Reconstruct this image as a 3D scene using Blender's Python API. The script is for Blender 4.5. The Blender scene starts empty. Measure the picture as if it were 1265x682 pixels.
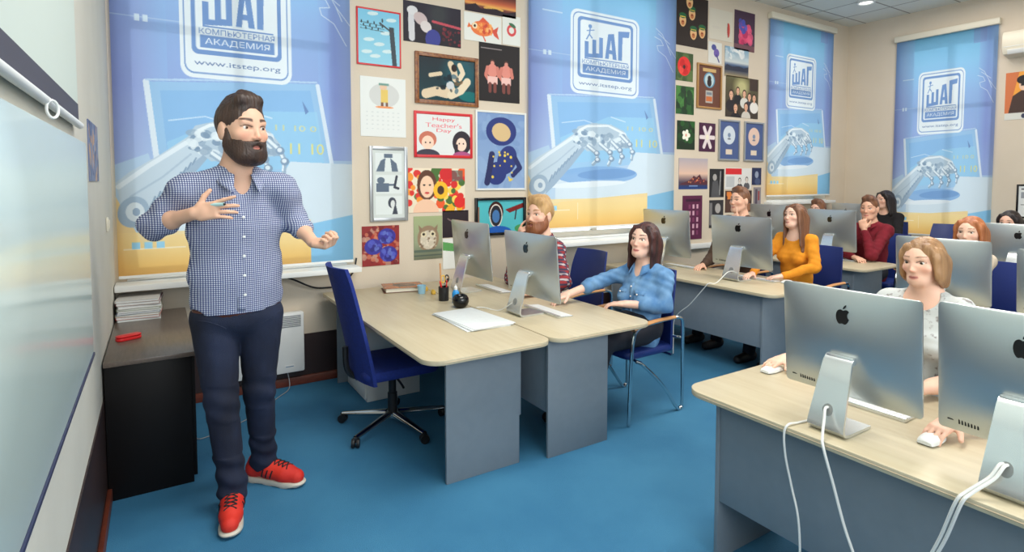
import bpy, bmesh, math, random
import numpy as np
from mathutils import Vector, Matrix
random.seed(7); np.random.seed(7)
sc = bpy.context.scene
COL = sc.collection
PI = math.pi

# ------------------------------------------------------------------ camera
cam = bpy.data.cameras.new('camera'); cam_o = bpy.data.objects.new('camera', cam); COL.objects.link(cam_o)
cam.sensor_width = 36.0; cam.lens = 700.0 / 1265.0 * 36.0
cam.shift_y = -(341 - 260) / 1265.0
cam.clip_start = 0.05; cam.clip_end = 200
cam_o.location = (0, 0, 1.563); cam_o.rotation_euler = (PI / 2 - 0.0509, 0, -0.5595)
sc.camera = cam_o

# ------------------------------------------------------------------ world, lamps, exposure
w = bpy.data.worlds.new('sky'); sc.world = w; w.use_nodes = True
bg = w.node_tree.nodes['Background']; bg.inputs[0].default_value = (1.0, 0.985, 0.97, 1); bg.inputs[1].default_value = 3.0
def area(name, loc, rot, sx, sy, power, color):
    l = bpy.data.lights.new(name, 'AREA'); l.shape = 'RECTANGLE'; l.size = sx; l.size_y = sy; l.energy = power; l.color = color
    o = bpy.data.objects.new(name, l); COL.objects.link(o); o.location = loc; o.rotation_euler = rot
    return o
area('ceiling_lamp_light', (1.6, 1.6, 3.78), (0, 0, 0), 2.2, 1.2, 104, (1.0, .96, .89))
area('ceiling_lamp_light', (5.0, 1.9, 3.78), (0, 0, 0), 2.2, 1.2, 110, (1.0, .94, .86))
area('ceiling_lamp_light', (7.4, 2.9, 3.78), (0, 0, 0), 1.2, 1.2, 30, (1.0, .92, .84))
area('fill_behind_camera', (1.9, -2.6, 2.5), (math.radians(88), 0, math.radians(-10)), 4.2, 2.2, 190, (.93, .97, 1.0))  # added camera-side fill light; the front wall has no window
sc.view_settings.view_transform = 'Standard'; sc.view_settings.look = 'None'
sc.view_settings.exposure = -0.14; sc.view_settings.gamma = 1.0; sc.view_settings.use_curve_mapping = False
sc.cycles.use_denoising = True
sc.cycles.max_bounces = 8; sc.cycles.diffuse_bounces = 4; sc.cycles.transparent_max_bounces = 12
sc.cycles.sample_clamp_indirect = 6

# ------------------------------------------------------------------ colour + materials
def lin(c):
    c = np.asarray(c, float) / 255.0
    return np.where(c <= .04045, c / 12.92, ((c + .055) / 1.055) ** 2.4)
def L4(c): return tuple(float(v) for v in lin(c)) + (1.0,)
MATS = {}
def mat(name, rgb, rough=.5, metal=0., spec=.5, noise=None, bump=None, coat=0., alpha=None, trans=0., sheen=0.):
    """rgb in sRGB 0-255; noise=(scale, rgb2, factor); bump=(scale, strength)"""
    m = bpy.data.materials.new(name); m.use_nodes = True; nt = m.node_tree; b = nt.nodes['Principled BSDF']
    b.inputs['Base Color'].default_value = L4(rgb); b.inputs['Roughness'].default_value = rough
    b.inputs['Metallic'].default_value = metal; b.inputs['Specular IOR Level'].default_value = spec
    b.inputs['Coat Weight'].default_value = coat; b.inputs['Transmission Weight'].default_value = trans
    if alpha is not None: b.inputs['Alpha'].default_value = alpha
    tc = nt.nodes.new('ShaderNodeTexCoord')
    if noise:
        n = nt.nodes.new('ShaderNodeTexNoise'); n.inputs['Scale'].default_value = noise[0]; n.inputs['Detail'].default_value = 6
        mp = nt.nodes.new('ShaderNodeMapping')
        if len(noise) > 3: mp.inputs['Scale'].default_value = noise[3]
        nt.links.new(tc.outputs['Object'], mp.inputs[0]); nt.links.new(mp.outputs[0], n.inputs['Vector'])
        r = nt.nodes.new('ShaderNodeValToRGB'); r.color_ramp.elements[0].position = .35; r.color_ramp.elements[1].position = .68
        r.color_ramp.elements[0].color = L4(rgb); c1, c2 = lin(rgb), lin(noise[1])
        r.color_ramp.elements[1].color = tuple(float(v) for v in c1 + (c2 - c1) * noise[2]) + (1,)
        nt.links.new(n.outputs['Fac'], r.inputs[0]); nt.links.new(r.outputs[0], b.inputs['Base Color'])
    if bump:
        n = nt.nodes.new('ShaderNodeTexNoise'); n.inputs['Scale'].default_value = bump[0]; n.inputs['Detail'].default_value = 4
        mp = nt.nodes.new('ShaderNodeMapping')
        if len(bump) > 2: mp.inputs['Scale'].default_value = bump[2]
        nt.links.new(tc.outputs['Object'], mp.inputs[0]); nt.links.new(mp.outputs[0], n.inputs['Vector'])
        bp = nt.nodes.new('ShaderNodeBump'); bp.inputs['Strength'].default_value = bump[1]; bp.inputs['Distance'].default_value = .01
        nt.links.new(n.outputs['Fac'], bp.inputs['Height']); nt.links.new(bp.outputs[0], b.inputs['Normal'])
    MATS[name] = m
    return m
def attr_mat(name, rough=.5, spec=.4, translucent=0., clear=0., bump=None):
    m = bpy.data.materials.new(name); m.use_nodes = True; nt = m.node_tree; b = nt.nodes['Principled BSDF']
    a = nt.nodes.new('ShaderNodeAttribute'); a.attribute_name = 'Col'
    nt.links.new(a.outputs['Color'], b.inputs['Base Color']); b.inputs['Roughness'].default_value = rough
    b.inputs['Specular IOR Level'].default_value = spec
    if bump:
        n = nt.nodes.new('ShaderNodeTexNoise'); n.inputs['Scale'].default_value = bump[0]
        bp = nt.nodes.new('ShaderNodeBump'); bp.inputs['Strength'].default_value = bump[1]; bp.inputs['Distance'].default_value = .01
        nt.links.new(n.outputs['Fac'], bp.inputs['Height']); nt.links.new(bp.outputs[0], b.inputs['Normal'])
    if translucent:
        out = nt.nodes['Material Output']; t = nt.nodes.new('ShaderNodeBsdfTranslucent'); x = nt.nodes.new('ShaderNodeMixShader')
        nt.links.new(a.outputs['Color'], t.inputs[0]); x.inputs[0].default_value = translucent
        nt.links.new(b.outputs[0], x.inputs[1]); nt.links.new(t.outputs[0], x.inputs[2])
        tr = nt.nodes.new('ShaderNodeBsdfTransparent'); x2 = nt.nodes.new('ShaderNodeMixShader'); x2.inputs[0].default_value = clear
        nt.links.new(a.outputs['Color'], tr.inputs[0])
        nt.links.new(x.outputs[0], x2.inputs[1]); nt.links.new(tr.outputs[0], x2.inputs[2]); nt.links.new(x2.outputs[0], out.inputs[0])
    MATS[name] = m
    return m

M_wall = mat('wall_paint', (214, 201, 182), .85, noise=(2.0, (206, 193, 173), .5), bump=(90, .08))
M_wall_l = mat('wall_paper_pale', (206, 204, 193), .8, noise=(3, (196, 194, 184), .6), bump=(120, .1))
M_dark = mat('dark_dado_paint', (44, 31, 32), .45, noise=(4, (58, 40, 38), .6))
M_base = mat('red_brown_wood', (112, 52, 34), .5, noise=(14, (84, 38, 26), .8, (1, 1, 8)))
M_white = mat('white_plastic', (228, 230, 228), .4)
M_ivory = mat('ivory_plastic', (222, 216, 198), .4)
M_winframe = mat('window_frame_white', (225, 228, 226), .4)
M_glass = mat('window_glass', (235, 245, 248), .02, trans=1.0, spec=.3)
M_desk = mat('maple_laminate', (198, 186, 158), .38, noise=(5, (186, 171, 140), .7, (6, .5, 6)))
M_edge = mat('maple_edge_band', (204, 182, 150), .45)
M_grey = mat('grey_laminate', (128, 138, 147), .5, noise=(20, (122, 132, 141), .5))
M_alu = mat('brushed_aluminium', (196, 202, 202), .34, .85, bump=(300, .02))
M_alu2 = mat('bright_aluminium', (222, 226, 226), .26, .8)
M_black = mat('black_gloss', (12, 12, 14), .12)
M_blackp = mat('black_plastic', (22, 22, 24), .45)
M_screen = mat('dark_screen_glass', (14, 16, 20), .06)
M_chrome = mat('chrome', (205, 208, 210), .12, 1.)
M_blue = mat('blue_fabric', (24, 48, 132), .85, bump=(260, .25), noise=(60, (20, 40, 112), .7))
M_navy = mat('navy_leatherette', (26, 46, 112), .45, bump=(160, .1))
M_wood = mat('beech_arm', (205, 150, 98), .4, noise=(16, (186, 130, 80), .7, (1, 6, 6)))
M_wenge_sheen = mat('wenge_sheen', (112, 99, 89), .3, noise=(12, (96, 84, 76), .8, (8, 1, 8)))  # dark wenge lightened for the cabinet top: reflected sheen put into the colour
M_red = mat('red_plastic', (214, 32, 36), .35)
M_cable = mat('white_cable', (226, 226, 222), .45)
M_cableb = mat('black_cable', (24, 26, 30), .5)
M_paper = mat('white_paper', (226, 230, 230), .8, noise=(30, (216, 221, 222), .5))
M_board = mat('frosted_glass_board', (212, 230, 226), .16, spec=.12)
M_fabric = mat('projection_fabric', (196, 208, 202), .8)
M_border = mat('charcoal_border', (70, 70, 84), .7)
M_print = attr_mat('printed_paper', .55)
M_gloss = attr_mat('glossy_print', .25, .5)
M_blind = attr_mat('printed_blind_cloth', .7, .2, translucent=.6, clear=.08)

# floor: short blue carpet
M_floor = mat('blue_carpet', (56, 122, 160), .8, noise=(2.2, (42, 108, 148), .9), bump=(240, .35))
# ceiling tiles
def ceiling_mat():
    m = bpy.data.materials.new('ceiling_tiles'); m.use_nodes = True; nt = m.node_tree; b = nt.nodes['Principled BSDF']; b.inputs['Roughness'].default_value = .9
    tc = nt.nodes.new('ShaderNodeTexCoord'); mp = nt.nodes.new('ShaderNodeMapping'); mp.inputs['Location'].default_value = (-8.14 + .564 * 20, -4.30 + .564 * 20, 0)
    br = nt.nodes.new('ShaderNodeTexBrick'); br.offset = 0; br.inputs['Scale'].default_value = 1
    br.inputs['Brick Width'].default_value = .564; br.inputs['Row Height'].default_value = .564; br.inputs['Mortar Size'].default_value = .011
    br.inputs['Mortar Smooth'].default_value = .2
    br.inputs['Color1'].default_value = L4((228, 230, 224)); br.inputs['Color2'].default_value = L4((222, 225, 219)); br.inputs['Mortar'].default_value = L4((150, 148, 142))
    nt.links.new(tc.outputs['Object'], mp.inputs[0]); nt.links.new(mp.outputs[0], br.inputs[0]); nt.links.new(br.outputs['Color'], b.inputs['Base Color'])
    return m
M_ceil = ceiling_mat()

# ------------------------------------------------------------------ mesh builder
class MB:
    def __init__(s): s.bm = bmesh.new()
    def box(s, lo, hi, bev=0., rot=None, piv=None, seg=2):
        lo = Vector(lo); hi = Vector(hi); c = (lo + hi) / 2; d = hi - lo
        r = bmesh.ops.create_cube(s.bm, size=1.0, matrix=Matrix.Translation(c) @ Matrix.Diagonal((abs(d.x), abs(d.y), abs(d.z), 1)))
        vs = r['verts']
        if bev:
            es = list({e for v in vs for e in v.link_edges})
            r2 = bmesh.ops.bevel(s.bm, geom=es, offset=bev, segments=seg, profile=.5, affect='EDGES')
            vs = list({v for f in r2['faces'] for v in f.verts} | {v for v in vs if v.is_valid})
        if rot is not None:
            p = Vector(piv) if piv is not None else c
            bmesh.ops.transform(s.bm, matrix=Matrix.Translation(p) @ rot.to_4x4() @ Matrix.Translation(-p), verts=vs)
        return vs
    def prism(s, pts, a0, a1, axis='z', bev=0.):
        """pts: 2-D outline; extruded along axis from a0 to a1"""
        def P(u, v, t): return {'z': (u, v, t), 'y': (u, t, v), 'x': (t, u, v)}[axis]
        lo = [s.bm.verts.new(P(u, v, a0)) for u, v in pts]; hi = [s.bm.verts.new(P(u, v, a1)) for u, v in pts]
        n = len(pts); fs = [s.bm.faces.new(lo[::-1]), s.bm.faces.new(hi)]
        for i in range(n): fs.append(s.bm.faces.new((lo[i], lo[(i + 1) % n], hi[(i + 1) % n], hi[i])))
        bmesh.ops.recalc_face_normals(s.bm, faces=fs)
        if bev:
            es = list({e for f in fs[:2] for e in f.edges}); bmesh.ops.bevel(s.bm, geom=es, offset=bev, segments=2, profile=.5, affect='EDGES')
    def tube(s, pts, r, n=8, closed=False, smooth=0):
        P = [Vector(p) for p in pts]
        if smooth: P = spline(P, smooth, closed)
        N = len(P); rings = []; up = None
        for i in range(N):
            if closed: t = P[(i + 1) % N] - P[i - 1]
            else: t = P[min(i + 1, N - 1)] - P[max(i - 1, 0)]
            t.normalize()
            if up is None: up = Vector((0, 0, 1)) if abs(t.z) < .9 else Vector((1, 0, 0))
            sd = t.cross(up); sd.normalize(); up = sd.cross(t); rr = r(i / (N - 1)) if callable(r) else r
            rings.append([s.bm.verts.new(P[i] + (sd * math.cos(2 * PI * k / n) + up * math.sin(2 * PI * k / n)) * rr) for k in range(n)])
        M = N if closed else N - 1
        for i in range(M):
            a, b = rings[i], rings[(i + 1) % N]
            for k in range(n): s.bm.faces.new((a[k], b[k], b[(k + 1) % n], a[(k + 1) % n]))
        if not closed: s.bm.faces.new(rings[0]); s.bm.faces.new(rings[-1][::-1])
    def lathe(s, prof, c=(0, 0, 0), n=24, M=None):
        c = Vector(c); M = M or Matrix.Identity(3); rings = []
        for r, z in prof:
            rings.append([s.bm.verts.new(c + M @ Vector((r * math.cos(2 * PI * k / n), r * math.sin(2 * PI * k / n), z))) for k in range(n)])
        fs = []
        for a, b in zip(rings, rings[1:]):
            for k in range(n): fs.append(s.bm.faces.new((a[k], a[(k + 1) % n], b[(k + 1) % n], b[k])))
        fs.append(s.bm.faces.new(rings[0][::-1])); fs.append(s.bm.faces.new(rings[-1]))
        bmesh.ops.recalc_face_normals(s.bm, faces=fs)
    def ell(s, c, r, n=16, M=None):
        m = Matrix.Translation(c) @ (M.to_4x4() if M else Matrix.Identity(4)) @ Matrix.Diagonal((r[0], r[1], r[2], 1))
        bmesh.ops.create_uvsphere(s.bm, u_segments=n, v_segments=max(8, n // 2), radius=1, matrix=m)
    def grid(s, F, nu, nv):
        vs = [[s.bm.verts.new(F(i / nu, j / nv)) for i in range(nu + 1)] for j in range(nv + 1)]
        for j in range(nv):
            for i in range(nu): s.bm.faces.new((vs[j][i], vs[j][i + 1], vs[j + 1][i + 1], vs[j + 1][i]))
    def mesh(s, name, m, ang=35):
        bmesh.ops.recalc_face_normals(s.bm, faces=s.bm.faces[:]); s.bm.normal_update()
        for f in s.bm.faces: f.smooth = True
        for e in s.bm.edges:
            if len(e.link_faces) == 2: e.smooth = e.calc_face_angle(0) < math.radians(ang)
        me = bpy.data.meshes.new(name); s.bm.to_mesh(me); s.bm.free()
        me.materials.append(m); return me
    def build(s, name, m, parent=None, ang=35, loc=None):
        o = bpy.data.objects.new(name, s.mesh(name, m, ang)); COL.objects.link(o)
        if parent: o.parent = parent
        if loc: o.location = loc
        return o
def spline(P, k, closed=False):
    out = []; N = len(P)
    for i in range(N if closed else N - 1):
        if closed: p0, p1, p2, p3 = P[i - 1], P[i], P[(i + 1) % N], P[(i + 2) % N]
        else: p0, p1, p2, p3 = P[max(i - 1, 0)], P[i], P[i + 1], P[min(i + 2, N - 1)]
        for j in range(k):
            t = j / k; out.append(.5 * ((2 * p1) + (p2 - p0) * t + (2 * p0 - 5 * p1 + 4 * p2 - p3) * t * t + (3 * p1 - p0 - 3 * p2 + p3) * t ** 3))
    if not closed: out.append(P[-1].copy())
    return out
def rrect(x0, y0, x1, y1, r, n=6):
    if not isinstance(r, (tuple, list)): r = (r,) * 4
    out = []
    for (cx, cy, a0, rr) in ((x0 + r[0], y0 + r[0], PI, r[0]), (x1 - r[1], y0 + r[1], 1.5 * PI, r[1]), (x1 - r[2], y1 - r[2], 0, r[2]), (x0 + r[3], y1 - r[3], .5 * PI, r[3])):
        for k in range(n + 1):
            a = a0 + PI / 2 * k / n; out.append((cx + rr * math.cos(a), cy + rr * math.sin(a)))
    return out
def tag(o, label, cat, group=None):
    o['label'] = label; o['category'] = cat
    if group: o['group'] = group
    return o
def thing(name, label, cat, loc=(0, 0, 0), rotz=0., group=None):
    o = bpy.data.objects.new(name, None); COL.objects.link(o); o.location = loc; o.rotation_euler = (0, 0, rotz); o.empty_display_size = .1
    return tag(o, label, cat, group)
def struct(o): o['kind'] = 'structure'; return o
def dup(root, loc, rotz, label, scale=None):
    r = root.copy(); COL.objects.link(r); r.location = loc; r.rotation_euler = (0, 0, rotz); r['label'] = label
    if scale: r.scale = scale
    for ch in list(root.children):
        c = ch.copy(); COL.objects.link(c); c.parent = r
        for g in list(ch.children):
            d = g.copy(); COL.objects.link(d); d.parent = c
    return r

# ------------------------------------------------------------------ colour canvas -> finely divided printed sheet
TRI = {}
def text_tris(s):
    """triangles of a line of text, normalised to 0..1 in both directions (y up), and its width / height"""
    if s not in TRI:
        c = bpy.data.curves.new('lettering', 'FONT'); c.body = s; o = bpy.data.objects.new('lettering', c); COL.objects.link(o)
        bpy.context.view_layer.update(); me = o.to_mesh(); me.calc_loop_triangles()
        V = np.array([v.co[:2] for v in me.vertices]); T = np.array([t.vertices[:] for t in me.loop_triangles])
        o.to_mesh_clear(); bpy.data.objects.remove(o); bpy.data.curves.remove(c)
        lo, hi = V.min(0), V.max(0); TRI[s] = ((V - lo) / (hi - lo))[T], (hi[0] - lo[0]) / (hi[1] - lo[1])
    return TRI[s]
class Cv:
    """u to the right, v downwards, both 0..1; colours sRGB 0-255"""
    def __init__(s, w, h, cell, bgc=(255, 255, 255), ss=2):
        s.w, s.h = w, h; s.nx = max(8, int(round(w / cell))); s.ny = max(8, int(round(h / cell))); s.ss = ss
        s.X, s.Y = s.nx * ss, s.ny * ss; s.im = np.zeros((s.Y, s.X, 3)) + np.array(bgc, float)
        s.u = (np.arange(s.X) + .5) / s.X; s.v = (np.arange(s.Y) + .5) / s.Y
    def _win(s, u0, v0, u1, v1):
        a, b = max(0, int(u0 * s.X)), min(s.X, int(u1 * s.X) + 2); c, d = max(0, int(v0 * s.Y)), min(s.Y, int(v1 * s.Y) + 2)
        if a >= b or c >= d: return None
        U, V = np.meshgrid(s.u[a:b], s.v[c:d]); return slice(c, d), slice(a, b), U, V
    def _put(s, win, m, c, al):
        sub = s.im[win[0], win[1]]; al = m[..., None] * al; s.im[win[0], win[1]] = sub * (1 - al) + np.array(c, float) * al
    def rect(s, u0, v0, u1, v1, c, al=1.):
        w_ = s._win(u0, v0, u1, v1)
        if w_: s._put(w_, ((w_[2] >= u0) & (w_[2] <= u1) & (w_[3] >= v0) & (w_[3] <= v1)).astype(float), c, al)
        return s
    def ell(s, u, v, a, b, c, ang=0, al=1., soft=0.):
        R = max(a * s.w, b * s.h) * (1 + soft); w_ = s._win(u - R / s.w, v - R / s.h, u + R / s.w, v + R / s.h)
        if w_:
            x, y = (w_[2] - u) * s.w, (w_[3] - v) * s.h; ca, sa = math.cos(ang), math.sin(ang)
            d = np.hypot((x * ca + y * sa) / (a * s.w), (-x * sa + y * ca) / (b * s.h))
            s._put(w_, np.clip((1 + soft - d) / max(soft * 2, 1e-3), 0, 1) if soft else (d < 1).astype(float), c, al)
        return s
    def poly(s, pts, c, al=1.):
        P = np.array(pts, float); w_ = s._win(P[:, 0].min(), P[:, 1].min(), P[:, 0].max(), P[:, 1].max())
        if w_:
            U, V = w_[2], w_[3]; m = np.zeros(U.shape, bool)
            for (x0, y0), (x1, y1) in zip(P, np.roll(P, -1, 0)):
                if y0 == y1: continue
                m ^= ((y0 > V) != (y1 > V)) & (U < (x1 - x0) * (V - y0) / (y1 - y0) + x0)
            s._put(w_, m.astype(float), c, al)
        return s
    def line(s, pts, wd, c, al=1., taper=None):
        """wd in metres"""
        A = np.zeros((s.Y, s.X), bool); n = len(pts) - 1
        for i in range(n):
            (u0, v0), (u1, v1) = pts[i], pts[i + 1]; r = wd / 2 if taper is None else (wd + (taper - wd) * (i + .5) / n) / 2
            w_ = s._win(min(u0, u1) - r / s.w, min(v0, v1) - r / s.h, max(u0, u1) + r / s.w, max(v0, v1) + r / s.h)
            if not w_: continue
            px, py = (w_[2] - u0) * s.w, (w_[3] - v0) * s.h; bx, by = (u1 - u0) * s.w, (v1 - v0) * s.h
            t = np.clip((px * bx + py * by) / max(bx * bx + by * by, 1e-12), 0, 1); A[w_[0], w_[1]] |= np.hypot(px - bx * t, py - by * t) < r
        s.im = np.where(A[..., None], s.im * (1 - al) + np.array(c, float) * al, s.im); return s
    def grad(s, stops, u0=0, v0=0, u1=1, v1=1, horiz=False, al=1.):
        t = np.array([a for a, _ in stops]); C = np.array([c for _, c in stops], float)
        w_ = s._win(u0, v0, u1, v1); q = (w_[2] if horiz else w_[3])
        col = np.stack([np.interp(q, t, C[:, k]) for k in range(3)], -1)
        m = ((w_[2] >= u0) & (w_[2] <= u1) & (w_[3] >= v0) & (w_[3] <= v1))[..., None] * al
        s.im[w_[0], w_[1]] = s.im[w_[0], w_[1]] * (1 - m) + col * m; return s
    def text(s, t, u, v, hgt, c, wid=None, al=1.):
        """centred at u,v; hgt and wid in canvas units"""
        T, asp = text_tris(t); wid = wid or hgt * asp * s.h / s.w
        w_ = s._win(u - wid / 2, v - hgt / 2, u + wid / 2, v + hgt / 2)
        if not w_: return s
        m = np.zeros(w_[2].shape, bool)
        for tri in T:
            P = np.stack([u + (tri[:, 0] - .5) * wid, v - (tri[:, 1] - .5) * hgt], 1)
            lo, hi = P.min(0), P.max(0); a, b = np.searchsorted(w_[2][0], (lo[0], hi[0])); c0, d0 = np.searchsorted(w_[3][:, 0], (lo[1], hi[1]))
            if a >= b or c0 >= d0: continue
            U, V = w_[2][c0:d0, a:b], w_[3][c0:d0, a:b]
            e = [(P[(k + 1) % 3, 0] - P[k, 0]) * (V - P[k, 1]) - (P[(k + 1) % 3, 1] - P[k, 1]) * (U - P[k, 0]) for k in range(3)]
            m[c0:d0, a:b] |= ((e[0] >= 0) & (e[1] >= 0) & (e[2] >= 0)) | ((e[0] <= 0) & (e[1] <= 0) & (e[2] <= 0))
        s._put(w_, m.astype(float), c, al); return s
    def blobs(s, cols, n, a, b, box=(0, 0, 1, 1), al=.8, seed=1):
        r = random.Random(seed)
        for _ in range(n):
            k = r.uniform(.4, 1)
            s.ell(r.uniform(box[0], box[2]), r.uniform(box[1], box[3]), a * k, b * k, r.choice(cols), r.uniform(0, 3), al)
        return s
    def person(s, u, v, k, skin, hair, cloth, hat=None):
        """small plain bust: head height k (in v units)"""
        a = k * s.h / s.w
        s.ell(u, v + k * 1.35, a * .95, k * .8, cloth); s.rect(u - a * .18, v + k * .3, u + a * .18, v + k * .7, skin)
        s.ell(u, v - k * .05, a * .46, k * .56, hair); s.ell(u, v + k * .05, a * .36, k * .46, skin)
        for q in (-.14, .14): s.ell(u + a * q, v, a * .05, k * .04, (30, 24, 24))
        s.rect(u - a * .1, v + k * .24, u + a * .1, v + k * .28, (160, 70, 66))
        if hat: s.ell(u, v - k * .45, a * .5, k * .22, hat)
        return s
    def done(s):
        im = s.im.reshape(s.ny, s.ss, s.nx, s.ss, 3).mean((1, 3)); return np.clip(im, 0, 255)
def sheet_mesh(name, cv, m, thick=.004, w=None, h=None, back=True):
    """front face at y=-thick (towards -y), back at y=0, centre at the origin; colours per corner of a fine grid"""
    im = lin(cv.done()); ny, nx = im.shape[:2]; w = w or cv.w; h = h or cv.h
    xs = np.linspace(-w / 2, w / 2, nx + 1); zs = np.linspace(h / 2, -h / 2, ny + 1)
    Xg, Zg = np.meshgrid(xs, zs); V = np.stack([Xg, np.full_like(Xg, -thick), Zg], -1).reshape(-1, 3)
    idx = np.arange((nx + 1) * (ny + 1)).reshape(ny + 1, nx + 1)
    F = np.stack([idx[1:, :-1], idx[1:, 1:], idx[:-1, 1:], idx[:-1, :-1]], -1).reshape(-1, 4)
    fc = im.reshape(-1, 3)
    if not back:
        me = mesh_np(name, V, F, m, smooth=False); a = me.color_attributes.new('Col', 'FLOAT_COLOR', 'CORNER'); c = np.ones((len(F), 4, 4), np.float32); c[:, :, :3] = fc[:, None, :]; a.data.foreach_set('color', c.ravel()); return me
    b = len(V); V = np.concatenate([V, [(-w / 2, 0, h / 2), (w / 2, 0, h / 2), (w / 2, 0, -h / 2), (-w / 2, 0, -h / 2), (-w / 2, -thick, h / 2), (w / 2, -thick, h / 2), (w / 2, -thick, -h / 2), (-w / 2, -thick, -h / 2)]])
    F = np.concatenate([F, [(b, b + 1, b + 2, b + 3), (b, b + 4, b + 5, b + 1), (b + 1, b + 5, b + 6, b + 2), (b + 2, b + 6, b + 7, b + 3), (b + 3, b + 7, b + 4, b)]])
    fc = np.concatenate([fc, np.tile(im[[0, -1], [0, -1]].mean(0), (5, 1))])
    me = mesh_np(name, V, F, m, smooth=False); a = me.color_attributes.new('Col', 'FLOAT_COLOR', 'CORNER')
    c = np.ones((len(F), 4, 4), np.float32); c[:, :, :3] = fc[:, None, :]; a.data.foreach_set('color', c.ravel()); return me
def mesh_np(name, V, F, m, smooth=True):
    me = bpy.data.meshes.new(name); V = np.ascontiguousarray(V, np.float32); F = np.ascontiguousarray(F, np.int32)
    me.vertices.add(len(V)); me.vertices.foreach_set('co', V.ravel()); k = F.shape[1]
    me.loops.add(F.size); me.loops.foreach_set('vertex_index', F.ravel()); me.polygons.add(len(F))
    me.polygons.foreach_set('loop_start', np.arange(0, F.size, k, dtype=np.int32))
    me.polygons.foreach_set('use_smooth', np.full(len(F), smooth)); me.update(calc_edges=True); me.validate(); me.materials.append(m); return me
# ================================================================== the room
XL, XR, YB, YF, ZC = -.25, 8.68, 4.53, -3.2, 3.83
def wall_with_holes(name, m, a0, a1, holes, put):
    """holes: (a0, a1, z0, z1) sorted along the wall; put(lo_a, hi_a, z0, z1) -> box corners"""
    b = MB(); x = a0
    for h0, h1, z0, z1 in holes:
        b.box(*put(x, h0, 0, ZC)); b.box(*put(h0, h1, 0, z0)); b.box(*put(h0, h1, z1, ZC)); x = h1
    b.box(*put(x, a1, 0, ZC)); return struct(b.build(name, m))
b = MB(); b.box((XL - .3, YF - .3, -.1), (XR + .3, YB + .4, 0)); struct(b.build('floor', M_floor))
b = MB(); b.box((XL - .3, YF - .3, ZC), (XR + .3, YB + .4, ZC + .1)); struct(b.build('ceiling', M_ceil))
H_back = [(-.185, 1.275, .90, 3.50), (3.05, 4.945, .98, 3.66), (6.78, 8.17, 1.30, 3.60)]
H_right = [(2.81, 3.82, .78, 3.40)]
wall_with_holes('wall_back', M_wall, XL - .3, XR + .3, H_back, lambda a, c, z0, z1: ((a, YB, z0), (c, YB + .34, z1)))
wall_with_holes('wall_right', M_wall, YF - .3, YB, H_right, lambda a, c, z0, z1: ((XR, a, z0), (XR + .34, c, z1)))
b = MB(); b.box((XL - .3, YF - .3, 0), (XL, YB, ZC)); struct(b.build('wall_left', M_wall_l))
b = MB(); b.box((XL, YF - .3, 0), (XR, YF, ZC)); struct(b.build('wall_front', M_wall))
# dark painted dado and red-brown skirting
b = MB(); b.box((XL, YF, 0), (XL + .006, YB, .50)); struct(b.build('trim_1', M_dark))
b = MB(); b.box((XL + .006, YB - .006, 0), (XR, YB, .385)); struct(b.build('trim_2', M_dark))
b = MB(); b.box((XL + .006, YF, 0), (XL + .026, YB - .006, .065), .004); struct(b.build('baseboard_left', M_base))
b = MB(); b.box((XL + .026, YB - .026, 0), (XR, YB - .006, .065), .004); struct(b.build('baseboard_back', M_base))
b = MB(); b.box((5.05, YB - .05, .77), (8.6, YB - .0005, .83), .006); struct(b.build('trim_3', M_white))
def window(n, lo, hi, axis, sill):
    """lo, hi: (a, z) of the opening; axis 'x' for the back wall, 'y' for the right wall"""
    (a0, z0), (a1, z1) = lo, hi
    def B(b_, A0, A1, Z0, Z1, d0, d1, bev=.004):
        if axis == 'x': b_.box((A0, YB + d0, Z0), (A1, YB + d1, Z1), bev)
        else: b_.box((XR + d0, A0, Z0), (XR + d1, A1, Z1), bev)
    e = bpy.data.objects.new('window_%d' % n, None); COL.objects.link(e); e['kind'] = 'structure'
    f = MB(); t = .06
    for r in ((a0, a0 + t, z0, z1), (a1 - t, a1, z0, z1), (a0 + t, a1 - t, z0, z0 + t), (a0 + t, a1 - t, z1 - t, z1), ((a0 + a1) / 2 - .035, (a0 + a1) / 2 + .035, z0 + t, z1 - t), (a0 + t, a1 - t, z0 + (z1 - z0) * .66, z0 + (z1 - z0) * .66 + .06)):
        B(f, *r, .17, .23)
    f.build('window_frame', M_winframe, e)
    g = MB(); B(g, a0 + .03, a1 - .03, z0 + .03, z1 - .03, .196, .202, 0); g.build('window_pane', M_glass, e)
    s_ = MB(); B(s_, a0 - .06, a1 + .06, z0 - .04, z0 - .0005, -sill, -.0005); B(s_, a0 + .0005, a1 - .0005, z0 - .0003, z0 + .012, -.01, .17); s_.build('window_sill', M_white, e)
for i, h in enumerate(H_back): window(i + 1, (h[0], h[2]), (h[1], h[3]), 'x', (.20, .26, .12)[i])
window(4, (H_right[0][0], H_right[0][2]), (H_right[0][1], H_right[0][3]), 'y', .10)

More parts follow.
